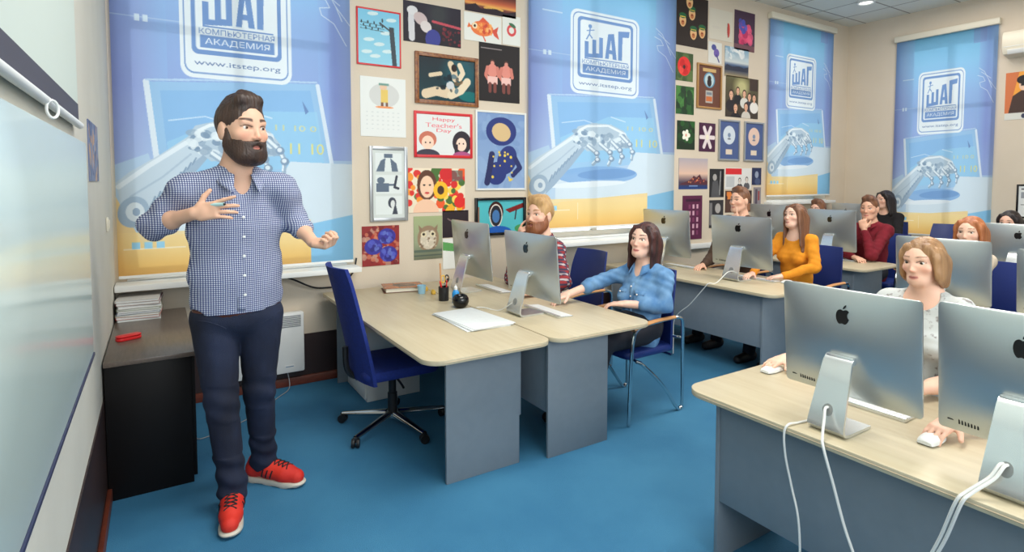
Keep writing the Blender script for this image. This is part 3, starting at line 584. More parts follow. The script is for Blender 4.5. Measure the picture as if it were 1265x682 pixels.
for a, lab, disc in ((5.985, 'award disc in a narrow frame with a silver disc', (206, 216, 226)), (6.475, 'award disc in a narrow frame with a pinkish disc', (226, 196, 180))):
    poster(lab, a, 2.07, .40, .50, lambda c: (c.rect(0, 0, 1, 1, (74, 92, 140)), c.ell(.5, .36, .32, .25, disc), c.ell(.5, .36, .08, .06, (120, 140, 170)), c.ell(.5, .46, .09, .025, (110, 120, 140)), c.rect(.33, .74, .67, .88, (222, 206, 186))), frame=(.022, .02, F_alu, None), name='award_disc', cat='award', group='framed award discs')
def d_castle(c):
    c.grad([(0, (176, 168, 178)), (.5, (226, 190, 168)), (.8, (70, 60, 80)), (1, (24, 60, 130))]); c.poly([(.1, .8), (.3, .74), (.45, .66), (.5, .56), (.6, .62), (.72, .52), (.8, .68), (1, .74), (1, .86), (0, .86)], (84, 44, 56)); c.blobs([(230, 150, 90), (150, 60, 60)], 26, .025, .03, (.3, .64, .95, .8), 1, 3); c.rect(.35, .88, .65, .92, (120, 150, 200))
poster('poster of a hill at dusk with small lights and a blue lower strip', 5.353, 1.655, .50, .361, d_castle)
def d_suit(c): c.rect(0, 0, 1, 1, (40, 40, 44)); c.ell(.35, .3, .14, .12, (170, 166, 162)); c.poly([(.1, 1), (.2, .45), (.55, .4), (.75, 1)], (84, 84, 88)); c.line([(.75, .1), (.7, .9)], .02, (150, 150, 150)); c.rect(.8, 0, 1, 1, (24, 24, 28))
poster('dark grey photo of a man in a suit right of the dusk poster', 5.775, 1.545, .265, .344, d_suit, name='photograph', cat='photo')
def d_comic(c): c.rect(0, 0, 1, 1, (222, 222, 220)); c.rect(.02, .02, .62, .3, (214, 44, 48)); c.person(.55, .6, .24, (220, 214, 206), (40, 40, 46), (60, 60, 66)); c.person(.82, .55, .24, (220, 214, 206), (60, 50, 50), (90, 90, 96)); c.rect(.05, .4, .35, .9, (190, 194, 196))
poster('white comic style sheet with a red banner', 6.185, 1.60, .52, .263, d_comic)
poster('small navy photo beside the comic style sheet', 6.555, 1.63, .19, .22, lambda c: (c.rect(0, 0, 1, 1, (40, 48, 84)), c.ell(.5, .4, .2, .2, (150, 160, 180)), c.ell(.6, .8, .3, .2, (70, 84, 120))), name='photograph', cat='photo')
poster('orange and dark poster hidden behind the man with a finger on his lips', 6.20, 1.315, .52, .27, lambda c: (c.rect(0, 0, 1, 1, (84, 58, 50)), c.rect(.05, .05, .45, .4, (224, 130, 60)), c.blobs([(40, 30, 34), (170, 120, 90)], 14, .1, .2, seed=2)))
poster('narrow grey and red sheet beside the third blind', 6.575, 1.37, .15, .24, lambda c: (c.rect(0, 0, 1, 1, (140, 134, 140)), c.rect(.2, .1, .5, .9, (84, 74, 90)), c.rect(.6, .2, .8, .7, (150, 60, 60))))
poster('dark grey photo below the suit photo', 5.775, 1.17, .26, .336, lambda c: (c.rect(0, 0, 1, 1, (50, 48, 52)), c.ell(.6, .3, .2, .18, (170, 166, 164)), c.poly([(.3, 1), (.45, .5), (.8, .5), (1, 1)], (30, 30, 34)), c.rect(0, .1, .2, .9, (120, 118, 120))), name='photograph', cat='photo')
poster('dark purple poster of a lit phone booth', 5.345, 1.14, .34, .517, lambda c: (c.rect(0, 0, 1, 1, (92, 32, 70)), c.rect(.15, .08, .9, .14, (56, 18, 48)), [c.rect(.3 + .2 * i, .2 + .15 * j, .4 + .2 * i, .3 + .15 * j, (216, 170, 190) if (i + j) % 3 else (130, 60, 100)) for i in range(3) for j in range(5)], c.rect(0, .5, .2, 1, (60, 20, 50))))
# right wall
poster('orange poster of a woman in a dark hat below the air conditioner', 2.50, 2.58, .36, .56, lambda c: (c.rect(0, 0, 1, .86, (236, 160, 62)), c.poly([(.0, .0), (.35, 0), (.1, .86), (0, .86)], (206, 116, 70)), c.rect(0, .86, 1, 1, (214, 214, 206)), c.poly([(.1, .86), (.2, .5), (.45, .38), (.75, .45), (.95, .86)], (70, 50, 44)), c.ell(.48, .28, .13, .12, (228, 190, 164)), c.ell(.46, .17, .17, .09, (34, 30, 32)), c.rect(.4, .26, .6, .30, (40, 34, 36)), c.ell(.5, .93, .06, .05, (60, 64, 90))), wall='right')
poster('small black framed print on the far right wall', 2.40, 1.33, .26, .40, lambda c: (c.rect(.1, .08, .9, .12, (90, 90, 96)), c.rect(.1, .2, .6, .4, (150, 154, 160)), c.rect(.1, .6, .8, .62, (120, 120, 126)), c.ell(.4, .75, .15, .1, (60, 60, 66))), (226, 228, 226), frame=(.02, .016, F_blk, None), wall='right', name='framed_print', cat='picture')
# air conditioner
e = thing('air_conditioner', 'white split air conditioner high on the right wall', 'air conditioner', (XR, 2.22, 3.03))
b = MB(); b.prism([(-.0005, 0), (-.17, .03), (-.205, .10), (-.205, .25), (-.18, .285), (-.0005, .29)], -.45, .45, 'y', .008); b.build('casing', M_ivory, e)
b = MB(); b.box((-.2, -.40, .02), (-.185, .40, .075), .003, Matrix.Rotation(-.5, 3, 'Y')); b.build('air_flap', M_white, e)
b = MB(); b.box((-.209, -.43, .105), (-.2055, .43, .112), .001); b.build('front_groove', MATS['white_plastic'], e)
# recessed ceiling lamp
e = thing('downlight', 'round recessed downlight in the tiled ceiling near the far corner', 'lamp', (7.66, 3.80, ZC))
b = MB(); b.lathe([(.105, -.0005), (.105, -.012), (.085, -.02), (.072, -.008), (.072, -.0005)], n=32); b.build('ring', M_white, e)
mm = bpy.data.materials.new('lamp_glow'); mm.use_nodes = True; bb = mm.node_tree.nodes['Principled BSDF']; bb.inputs['Emission Color'].default_value = (1, .96, .9, 1); bb.inputs['Emission Strength'].default_value = 5
b = MB(); b.lathe([(.07, -.001), (.069, -.006), (.03, -.008)], n=24); b.build('bulb_disc', mm, e)
# ================================================================== furniture
DZ = .705
# dark cabinet in the corner
e = thing('cabinet', 'dark wenge cabinet in the left corner carrying magazines and a red case', 'cabinet', (XL, 3.30, 0))
b = MB(); b.box((.009, .02, .0), (.375, 1.19, .667), .002); b.build('body', mat('wenge_black', (13, 10, 10), .5, spec=.25), e)
b = MB(); b.box((.007, 0, .668), (.395, 1.2, .692), .003); b.build('top_board', M_wenge_sheen, e)
for k in range(2):
    b = MB(); b.box((.3755, .03 + k * .58, .03), (.392, .60 + k * .58, .655), .002); d = b.build('door', MATS['wenge_black'], e)
    b = MB(); b.lathe([(.006, 0), (.006, .012), (.011, .016), (.011, .024), (.004, .027)], (.3925, .52 + k * .16, .55), 12, Matrix.Rotation(PI / 2, 3, 'Y')); b.build('knob', M_chrome, d)
mg = [(196, 200, 196), (176, 60, 52), (206, 200, 176), (70, 96, 140), (216, 216, 210), (150, 160, 130), (200, 196, 190), (120, 60, 60), (210, 206, 200)]
z = .6925; mgl = ['pale grey magazine at the bottom of the stack on the dark cabinet', 'red covered magazine second from the bottom of the stack', 'cream magazine third from the bottom of the stack', 'blue covered magazine in the lower half of the stack', 'white magazine in the very middle of the stack', 'olive covered magazine just above the middle of the stack', 'light grey magazine third from the top of the stack', 'dark red magazine second from the top of the stack', 'pale magazine lying on top of the stack on the dark cabinet']
for k, cc in enumerate(mg):
    t = random.uniform(.011, .019); a = random.uniform(-.09, .09) if k else 0; e = thing('magazine', mgl[k], 'magazine', (-.112 + random.uniform(-.004, .004), 4.365, z), a, 'magazines stacked on the dark cabinet')
    b = MB(); b.box((-.112, -.145, .0012), (.112, .145, t - .0012), 0); b.build('pages', M_paper, e)
    b = MB(); b.box((-.115, -.148, 0), (.115, .148, .0012)); b.box((-.115, -.148, t - .0012), (.115, .148, t)); b.box((-.1162, -.148, 0), (-.115, .148, t)); b.build('cover', mat('magazine_cover_%d' % k, cc, .35), e); z += t + .0003
e = thing('glasses_case', 'red rounded case lying on the dark cabinet', 'case', (-.155, 3.74, .6925), .45)
b = MB(); b.prism(rrect(-.062, -.028, .062, .028, .024), 0, .017, 'z', .005); b.build('base', M_red, e)
b = MB(); b.prism(rrect(-.062, -.028, .062, .028, .024), .0175, .030, 'z', .008); b.build('lid', M_red, e)
# black cables on the sill and along the wall
b = MB(); b.tube([(.02, 4.40, .872), (.12, 4.38, .870), (.22, 4.40, .8715), (.26, 4.45, .872), (.12, 4.47, .872), (.0, 4.46, .872), (-.05, 4.42, .872)], .006, 8, True, smooth=6)
tag(b.build('cable_coil', M_cableb), 'black cable coiled on the window sill above the magazines', 'cable')
b = MB(); b.tube([(.66, 4.40, .868), (.76, 4.38, .868), (.85, 4.42, .83), (.99, 4.46, .755), (1.10, 4.49, .735), (1.2, 4.5, .745), (1.31, 4.5, .83), (1.345, 4.505, .95)], .007, 8, smooth=6)
tag(b.build('hanging_cable', M_cableb), 'black cable sagging below the window sill behind the lecturer', 'cable')
# convector heater
e = thing('convector_heater', 'white electric convector heater on the wall behind the lecturer', 'heater', (.66, YB - .0065, .125))
b = MB(); b.box((-.24, -.085, 0), (.26, -.02, .455), .012); b.build('casing', M_white, e)
b = MB()
for k in range(7): b.box((-.2, -.089, .35 + k * .013), (.235, -.0852, .355 + k * .013))
b.build('grille', mat('grille_shadow', (120, 124, 128), .5), e)
b = MB(); b.box((-.19, -.0195, .05), (-.15, 0, .42)); b.build('wall_bracket', M_white, e); b = MB(); b.box((.15, -.0195, .05), (.19, 0, .42)); b.build('wall_bracket', M_white, e)
c = Cv(.07, .02, .002, (228, 230, 228)); c.rect(.1, .35, .9, .65, (90, 120, 150)); o = bpy.data.objects.new('badge', sheet_mesh('badge', c, M_print, .002)); COL.objects.link(o); o.parent = e; o.location = (.15, -.0852, .05)
b = MB(); b.tube([(.80, 4.47, .122), (.80, 4.42, .02), (.7, 4.30, .006), (.45, 4.0, .006), (.2, 3.85, .006), (.16, 3.9, .006)], .0032, 8, smooth=6); tag(b.build('heater_cord', mat('grey_cord', (150, 154, 158), .5)), 'thin pale cord running over the floor from the heater', 'cord')

def desk(label, x0, x1, y0, y1, r, panels, modesty, group=None, name='desk', both=True):
    """panels: (xa, xb, y) upright side panels; modesty: (x, ya, yb, z0)"""
    e = thing(name, label, 'desk', ((x0 + x1) / 2, (y0 + y1) / 2, 0), 0, group); ox, oy = e.location.x, e.location.y
    b = MB(); b.prism(rrect(x0 - ox, y0 - oy, x1 - ox, y1 - oy, r, 8), DZ - .025, DZ, 'z', .0022); b.build('worktop', M_desk, e)
    b = MB(); P = rrect(x0 - ox, y0 - oy, x1 - ox, y1 - oy, r, 8); n = len(P); c2 = Vector((0, 0))
    b2 = MB(); b2.tube([(p[0], p[1], DZ - .0125) for p in rrect(x0 - ox + .009, y0 - oy + .009, x1 - ox - .009, y1 - oy - .009, r, 8)], .0105, 6, True); b2.build('edge_band', M_edge, e)
    b.bm.free()
    for xa, xb, y in panels:
        b = MB(); b.box((xa - ox, y - oy, 0), (xb - ox, y + .018 - oy, DZ - .0255), .0015); b.build('side_panel', M_grey, e)
    x, ya, yb, z0 = modesty
    b = MB(); b.box((x - ox, ya - oy, z0), (x + .018 - ox, yb - oy, DZ - .0255), .0015); b.build('modesty_panel', M_grey, e)
    return e
G = 'maple topped classroom desks with grey panels'
desk("empty teacher's desk with pencil cup and papers", 1.06, 1.803, 2.44, 4.46, (.10, .09, .03, .03), ((1.225, 1.67, 2.59), (1.15, 1.72, 4.38)), (1.675, 2.61, 4.38, .26), G)
desk("desk with two computers directly beside the teacher's desk", 1.812, 2.56, 2.44, 4.46, (.09, .10, .03, .03), ((1.83, 2.27, 2.54), (1.88, 2.5, 4.38)), (1.845, 2.56, 4.38, .25), G)
desk('nearest desk at the lower right with two large computers', 1.845, 2.62, -.55, 1.60, (.03, .03, .09, .09), ((1.92, 2.5, 1.47), (1.92, 2.5, -.45)), (1.925, -.43, 1.47, .25), G)
desk('desk in the second row where the woman in orange sits', 3.90, 4.66, 2.53, 4.46, (.09, .14, .03, .03), ((3.97, 4.56, 2.66), (3.97, 4.56, 4.38)), (3.975, 2.68, 4.38, .26), G)
desk('desk in the second row right of the aisle in front of the red haired woman', 3.90, 4.66, -.3, 1.88, (.03, .03, .09, .09), ((3.97, 4.56, 1.74), (3.97, 4.56, -.2)), (3.975, -.18, 1.74, .26), G)
desk('desk in the third row where the man in maroon sits', 5.78, 6.54, 2.80, 4.46, (.09, .14, .03, .03), ((5.85, 6.42, 2.94), (5.85, 6.42, 4.38)), (5.855, 2.96, 4.38, .26), G)
desk('desk in the third row right of the aisle at the far right', 5.78, 6.50, .4, 2.1, (.03, .03, .09, .09), ((5.85, 6.42, 1.98), (5.85, 6.42, .5)), (5.855, .52, 1.98, .26), G)
desk('rearmost desk by the far right wall behind the man in maroon', 7.32, 7.88, 2.72, 4.46, (.06, .06, .03, .03), ((7.37, 7.8, 2.84), (7.37, 7.8, 4.38)), (7.375, 2.86, 4.38, .26), G)

# ------------------------------------------------------------------ blue office chair of the teacher
CX, CY = 1.24, 3.42
e = thing('office_chair', "blue swivel office chair pushed up to the teacher's desk", 'chair', (CX, CY, 0))
b = MB()
def bk(u, v):
    wy = (.235 - .03 * v - .05 * max(0, v - .9) * 10 * .3) * (2 * u - 1); cz = .36 + v * .70
    return Vector((-.245 - .03 * v - .12 * v * v - .02 * math.sin(v * PI) + .05 * (2 * u - 1) ** 2, wy, cz))
def shell(F, t, nu, nv, d=(1, 0, 0)):
    b_ = MB(); d = Vector(d); b_.grid(F, nu, nv); b_.grid(lambda u, v: F(u, v) + d * t * (1 - .6 * max(abs(2 * u - 1), abs(2 * v - 1)) ** 6), nu, nv)
    for s_ in range(2):
        b_.grid(lambda u, v: F(s_, v) + d * t * u * .4, 1, nv); b_.grid(lambda u, v: F(v, s_) + d * t * u * .4, 1, nu)
    bmesh.ops.remove_doubles(b_.bm, verts=b_.bm.verts[:], dist=.0004); return b_
b.bm.free(); shell(bk, .05, 12, 24).build('backrest', M_blue, e, 50)
b = MB(); b.prism(rrect(-.24, -.235, .25, .235, .09), .375, .445, 'z', .025); b.build('seat', M_blue, e)
b = MB(); b.box((-.12, -.09, .345), (.14, .09, .3745), .01); b.tube([(-.1, 0, .355), (-.22, 0, .36), (-.285, 0, .42), (-.295, 0, .56)], .018, 8, smooth=5); b.build('tilt_mechanism', M_blackp, e)
b = MB(); b.lathe([(.03, .09), (.03, .22), (.024, .225), (.024, .345)], n=16); b.build('gas_lift', M_blackp, e)
b = MB(); b.tube([(-.02, -.1, .36), (-.02, -.20, .345), (-.02, -.25, .33)], .007, 8, smooth=4); b.build('lever', M_blackp, e)
b = MB(); b.lathe([(.034, .062), (.05, .07), (.05, .095), (.034, .105)], n=20); b.build('hub', M_chrome, e)
for k in range(5):
    a = math.radians(139 + 72 * k); u = Vector((math.cos(a), math.sin(a), 0)); s_ = Vector((-u.y, u.x, 0)); R = .34
    b = MB()
    def arm(i, j):
        t = .04 + i * (R - .04); h = .10 - i * .028; wv = .027 - .009 * i; q = j * 2 * PI; return u * t + s_ * wv * math.cos(q) + Vector((0, 0, h - .012 + .017 * math.sin(q) * (1.2 - .5 * i)))
    b.grid(arm, 8, 12); bmesh.ops.remove_doubles(b.bm, verts=b.bm.verts[:], dist=.0004); b.build('base_leg', M_chrome, e)
    b = MB(); p = u * R; Mx = Matrix.Rotation(a + .6 * k, 3, 'Z') @ Matrix.Rotation(PI / 2, 3, 'X')
    for o_ in (-1, 1): b.lathe([(.008, -.009), (.026, -.009), (.028, 0), (.026, .009), (.008, .009)], p + Vector((0, 0, .0285)) + Matrix.Rotation(a + .6 * k, 3, 'Z') @ Vector((0, .014 * o_, 0)), 18, Mx)
    b.box(p + Vector((-.014, -.006, .03)), p + Vector((.014, .006, .066)), .003); b.build('caster', M_blackp, e)

# ------------------------------------------------------------------ things under and on the teacher's desk
e = thing('drawer_pedestal', "white drawer pedestal standing under the teacher's desk", 'drawers', (1.42, 4.10, 0))
b = MB(); b.box((-.2, -.22, .0), (.2, .22, .50), .004); b.build('body', M_white, e)
for k in range(3):
    b = MB(); b.box((-.213, -.21, .02 + k * .16), (-.2005, .21, .172 + k * .16), .003); d = b.build('drawer', M_white, e)
    b = MB(); b.box((-.224, -.05, .11 + k * .16), (-.2135, .05, .12 + k * .16), .003); b.build('handle', M_alu2, d)
e = thing('album', "brown patterned album lying at the wall end of the teacher's desk", 'album', (1.63, 4.24, DZ + .0005), -.22)
b = MB(); b.box((-.14, -.10, .004), (.14, .10, .034)); b.build('pages', M_ivory, e)
c = Cv(.31, .22, .004, (168, 96, 46)); c.grad([(0, (150, 78, 36)), (.5, (196, 118, 60)), (1, (150, 80, 38))], horiz=True); c.ell(.55, .5, .3, .34, (58, 36, 28), .4); c.ell(.6, .45, .16, .2, (120, 74, 46)); c.line([(.05, .5), (.95, .55)], .012, (60, 36, 26)); c.line([(.3, .05), (.4, .95)], .01, (70, 40, 28))
o = bpy.data.objects.new('cover', sheet_mesh('cover', c, M_gloss, .004)); COL.objects.link(o); o.parent = e; o.rotation_euler = (-PI / 2, 0, 0); o.location = (0, 0, .0345)
b = MB(); b.box((-.155, -.11, 0), (.155, .11, .0035), .001); b.build('back_cover', mat('album_brown', (96, 52, 30), .5), e)
def cup(name, label, cat, x, y, prof, m, rim=None):
    b = MB(); b.lathe(prof, n=24); o = b.build(name, m); o.location = (x, y, DZ + .0005); return tag(o, label, cat)
cup('plastic_cup', 'pale blue plastic cup beside the brown album', 'cup', 1.70, 4.02, [(.026, 0), (.034, .062), (.0345, .064), (.032, .064), (.025, .004)], mat('pale_blue_plastic', (150, 196, 220), .25))
for k, (x, y, lab) in enumerate(((1.765, 4.10, 'yellow toy block farther from the pencil cup'), (1.765, 3.95, 'yellow toy block nearer to the pencil cup'))):
    b = MB(); b.box((-.02, -.014, 0), (.02, .014, .026), .004); b.lathe([(.009, .026), (.009, .034)], (-.009, 0, 0), 12); b.lathe([(.009, .026), (.009, .034)], (.01, 0, 0), 12); o = b.build('toy_block', mat('toy_yellow_%d' % k, (222, 180, 70), .4)); o.location = (x, y, DZ + .0005); o.rotation_euler = (0, 0, .5 + k); tag(o, lab, 'block', 'yellow toy blocks')
PX, PY = 1.735, 3.70
o = cup('pencil_cup', "black pencil cup with pens on the teacher's desk", 'cup', PX, PY, [(.036, 0), (.038, .10), (.034, .10), (.032, .004)], M_blackp)
def stick(name, label, cat, p0, p1, r, m, tip=None):
    b = MB(); p0, p1 = Vector(p0), Vector(p1); b.tube([p0, p0.lerp(p1, .5), p1], r, 8); o = b.build(name, m); tag(o, label, cat)
    if tip: b = MB(); d = (p1 - p0).normalized(); b.tube([p1 + d * .0003, p1 + d * .012], lambda t: r * (1 - .75 * t), 8); b.build('tip', tip, o)
zb = DZ + .006
stick('wooden_ruler', 'long wooden stick standing in the pencil cup', 'ruler', (PX - .012, PY + .008, zb), (PX - .022, PY + .012, DZ + .27), .006, M_wood)
stick('red_marker', 'red marker leaning left in the pencil cup', 'pen', (PX + .004, PY + .004, zb), (PX - .030, PY - .006, DZ + .135), .006, M_red, M_red)
stick('red_pen', 'thin red pen upright in the pencil cup', 'pen', (PX + .012, PY - .012, zb), (PX + .018, PY - .016, DZ + .15), .004, M_red, M_blackp)
stick('pencil', 'dark pencil leaning right in the pencil cup', 'pencil', (PX - .012, PY - .012, zb), (PX + .030, PY - .008, DZ + .16), .004, M_blackp, M_wood)
e = thing('scissors', 'scissors with yellow and black handles in the pencil cup', 'scissors', (PX + .015, PY + .012, zb))
b = MB(); b.box((-.006, -.002, 0), (.006, .002, .12)); b.build('blades', M_chrome, e)
for sx, m_ in ((-.014, MATS['toy_yellow_0']), (.016, M_blackp)):
    b = MB(); b.tube([(sx + .015 * math.cos(a), 0, .148 + .026 * math.sin(a)) for a in np.linspace(0, 2 * PI, 17)[:-1]], .005, 8, True); h_ = b.build('handle', m_, e); h_['label'] = 'yellow handle ring' if sx < 0 else 'black handle ring'
e = thing('glue_bottle', 'bright blue bottle beside the pencil cup', 'bottle', (1.772, 3.58, DZ + .0005)); b = MB(); b.lathe([(.024, 0), (.026, .004), (.026, .07), (.018, .088), (.012, .093)], n=20); b.build('bottle', mat('bright_blue_plastic', (34, 140, 210), .3), e); b = MB(); b.lathe([(.013, .0935), (.013, .112), (.006, .118), (.004, .13)], n=16); b.build('cap', M_white, e)
cup('round_vase', "glossy black round vase on the teacher's desk", 'vase', 1.735, 3.43, [(.028, 0), (.047, .016), (.057, .042), (.054, .066), (.042, .084), (.037, .087), (.033, .084), (.03, .07)], M_black)
for k in range(4):
    b = MB(); b.box((-.145, -.25, 0), (.145, .25, .0035), .0006); o = b.build('paper_sheet', M_paper); o.location = (1.628 + .004 * k, 3.085 - .003 * k, DZ + .0006 + .0038 * k); o.rotation_euler = (0, 0, .02 + (-.05, .03, .0, .05)[k])
    tag(o, ('bottom sheet of', 'second sheet from the bottom of', 'second sheet from the top of', 'top sheet of')[k] + " the large white papers on the teacher's desk", 'paper', "papers on the teacher's desk")

# ------------------------------------------------------------------ all-in-one computers (origin at the foot, screen towards +x)
APPLE = [(0, .70), (.05, .715), (.12, .74), (.2, .75), (.28, .735), (.34, .69), (.37, .655), (.315, .60), (.28, .53), (.275, .46), (.295, .38), (.34, .315), (.39, .285), (.36, .20), (.30, .10), (.23, .025), (.17, 0), (.11, .005), (.05, .03), (0, .035), (-.05, .03), (-.11, .005), (-.17, 0), (-.23, .03), (-.3, .11), (-.36, .22), (-.395, .35), (-.395, .47), (-.37, .58), (-.32, .67), (-.25, .72), (-.16, .745), (-.08, .73)]
LEAF = [(0, .775), (.0, .83), (.03, .90), (.09, .965), (.16, 1.0), (.165, .94), (.14, .87), (.09, .81), (.04, .78)]
def make_computer(label, group):
    e = thing('desktop_computer', label, 'computer', (0, 0, 0), 0, group); W2, Z0, Z1 = .30, .105, .525
    T = Matrix.Translation((.045, 0, .3)) @ Matrix.Rotation(math.radians(-5), 4, 'Y') @ Matrix.Translation((-.045, 0, -.3))
    ZM, H2, rc_ = (Z0 + Z1) / 2, (Z1 - Z0) / 2, .016
    def xb(y, z): a, c_ = min(1, abs(y / W2)), min(1, abs((z - ZM) / H2)); return .050 - .036 * ((1 - a * a) * (1 - c_ * c_)) ** .75
    def bs(u, v):
        y, z = W2 * math.sin((u - .5) * PI), H2 * math.sin((v - .5) * PI); px, pz = max(abs(y) - W2 + rc_, 0), max(abs(z) - H2 + rc_, 0)
        if px > 0 and pz > 0: k = max(px, pz) / math.hypot(px, pz); y = math.copysign(W2 - rc_ + px * k, y); z = math.copysign(H2 - rc_ + pz * k, z)
        return y, z + ZM
    b = MB(); b.grid(lambda u, v: T @ Vector((xb(*bs(u, v)),) + bs(u, v)), 32, 26); per = [(k / 32, 0) for k in range(32)] + [(1, k / 26) for k in range(26)] + [(1 - k / 32, 1) for k in range(32)] + [(0, 1 - k / 26) for k in range(26)]
    rg = [[b.bm.verts.new(T @ Vector((x,) + bs(*p))) for p in per] for x in (.050, .056)]; n = len(per)
    for i in range(n): b.bm.faces.new((rg[0][i], rg[0][(i + 1) % n], rg[1][(i + 1) % n], rg[1][i]))
    b.bm.faces.new(rg[1]); bmesh.ops.remove_doubles(b.bm, verts=b.bm.verts[:], dist=.0002); b.build('back_shell', M_alu, e, 60)
    b = MB(); b.prism([(y * .997, z) for y, z in rrect(-W2, Z0 + .075, W2, Z1 - .002, .012, 4)], .0563, .0585, 'x'); b.bm.transform(T); b.build('screen_glass', M_screen, e)
    b = MB(); b.prism(rrect(-W2 + .001, Z0 + .001, W2 - .001, Z0 + .0745, .012, 4), .0563, .0585, 'x'); b.bm.transform(T); b.build('chin', M_alu2, e)
    b = MB(); s_ = .072; zc = .40
    def off(y): return .0142 - .0005
    for sh in (APPLE, LEAF):
        b.prism([(-p * s_, zc + q * s_) for p, q in sh], 0, 1, 'x')
    for q in b.bm.verts: q.co.x = xb(q.co.y, q.co.z) + (-.0022 if q.co.x < .5 else .004)
    b.bm.transform(T); lg = b.build('logo', M_black, e); lg['label'] = 'black fruit shaped emblem'
    b = MB()
    for k in range(7): y = .215 - k * .0115; x = xb(y, Z0 + .036); b.box((x - .0008, y, Z0 + .028), (x + .006, y + .005, Z0 + .044))
    x = xb(.25, Z0 + .036); b.box((x - .0008, .238, Z0 + .034), (x + .006, .262, Z0 + .038)); b.bm.transform(T); b.build('ports', M_blackp, e)
    # folded stand: neck leaning to the hinge and flat foot, one bent plate with a cable hole
    b = MB(); w0, w1 = .082, .062; prof = [(.10, .006), (-.05, .006), (-.072, .010), (-.082, .022), (-.080, .040), (-.058, .11), (-.036, .18), (-.012, .255), (.0, .268), (.016, .262)]
    def wd(z): return w0 - (w0 - w1) * min(1, z / .26)
    hole = MB()
    P = [Vector((x, 0, z)) for x, z in prof]; nv = []
    for i, p in enumerate(P):
        t = (P[min(i + 1, len(P) - 1)] - P[max(i - 1, 0)]).normalized(); nn = Vector((t.z, 0, -t.x)) * -1; nv.append(nn)
    ringsA = [[b.bm.verts.new(p + nn * sg * .0052 + Vector((0, sy * wd(p.z), 0))) for sg, sy in ((1, -1), (1, 1), (-1, 1), (-1, -1))] for p, nn in zip(P, nv)]
    for a, c_ in zip(ringsA, ringsA[1:]):
        for i in range(4): b.bm.faces.new((a[i], a[(i + 1) % 4], c_[(i + 1) % 4], c_[i]))
    b.bm.faces.new(ringsA[0]); b.bm.faces.new(ringsA[-1][::-1]); hole.bm.free(); st = b.build('stand', M_alu2, e, 30)
    b = MB(); p = Vector((-.0655, 0, .086)); d = Vector((.022, 0, .07)).normalized(); Mx = Matrix((Vector((0, 1, 0)), d, Vector((0, 1, 0)).cross(d))).transposed(); b.lathe([(.0225, -.0064), (.0225, .0064), (.0195, .0064), (.0195, -.0058)], p, 24, Mx); hr = b.build('cable_hole', mat('hole_liner', (150, 152, 150), .4, .5), st)
    b = MB(); b.box((-.004, -.06, .25), (.02, .06, .28), .004); b.build('hinge', M_alu2, e)
    return e
CG = 'silver all-in-one computers on the desks'
comp = make_computer('large silver computer on the nearest desk in front of the woman in grey', CG); comp.location = (1.985, 1.035, DZ + .0005); comp.scale = (.95, .77, .92)
for x, y, s_, lab in ((1.985, .555, (.95, .69, .94), 'large silver computer cut by the right picture edge on the nearest desk'),
                      (2.0, 3.045, (1.0, 1.0, 1.0), 'silver computer in front of the woman in denim'),
                      (2.03, 3.93, (1.0, 1.03, 1.04), 'silver computer in front of the bearded student behind the pencil cup'),
                      (4.26, 3.12, (1., 1., 1.06), 'silver computer in front of the woman in orange'),
                      (4.26, 3.975, (1., 1.0, 1.1), 'silver computer behind the head of the woman in denim'),
                      (4.16, 1.585, (1., .86, .95), 'silver computer directly behind the head of the woman in grey'),
                      (4.16, .94, (1., .9, .9), 'silver computer of which only a strip shows at the right picture edge'),
                      (6.12, 3.345, (1., .86, 1.06), 'silver computer between the woman in orange and the man in maroon'),
                      (6.12, 4.06, (1., .9, 1.12), 'silver computer half hidden behind the woman in orange'),
                      (6.03, 1.74, (1., .9, .96), 'silver computer in front of the far right dark haired student'),
                      (7.50, 3.90, (.9, .62, 1.1), 'small looking rearmost silver computer near the far room corner')):
    dup(comp, (x, y, DZ + .0005), 0, lab, s_)
def make_keyboard(label, group):
    e = thing('keyboard', label, 'keyboard', (0, 0, 0), 0, group)
    b = MB(); b.prism([(-.058, .0), (.055, 0), (.055, .004), (-.054, .011), (-.058, .011)], -.2, .2, 'y', .001); b.tube([(-.050, -.2, .0085), (-.050, .2, .0085)], .0082, 10); b.build('case', M_alu2, e)
    b = MB()
    for r in range(5):
        x = -.036 + r * .0185
        for k in range(14): b.box((x, -.193 + k * .0278, .0035 - r * .0011 + .0045), (x + .0155, -.193 + k * .0278 + .0245, .0075 - r * .0013 + .004), .001, seg=1)
    b.build('keys', M_white, e); return e
KG = 'slim silver keyboards'
kb = make_keyboard('silver keyboard beside the computer of the woman in denim', KG); kb.location = (2.17, 3.02, DZ + .001)
for x, y, lab, s_ in ((2.26, 3.88, 'silver keyboard under the computer of the bearded student', 1.), (2.29, 1.09, 'silver keyboard under the nearest large computer', .8), (2.31, .52, 'silver keyboard under the computer cut by the picture edge', .72), (4.46, 3.06, 'silver keyboard by the hand of the woman in orange', 1.), (4.48, 3.92, 'silver keyboard left of the second row computer', 1.), (6.32, 3.35, 'silver keyboard in front of the man in maroon', 1.), (6.2, 1.55, 'silver keyboard on the far right third row desk', 1.)):
    dup(kb, (x, y, DZ + .001), 0, lab, (1, s_, 1))
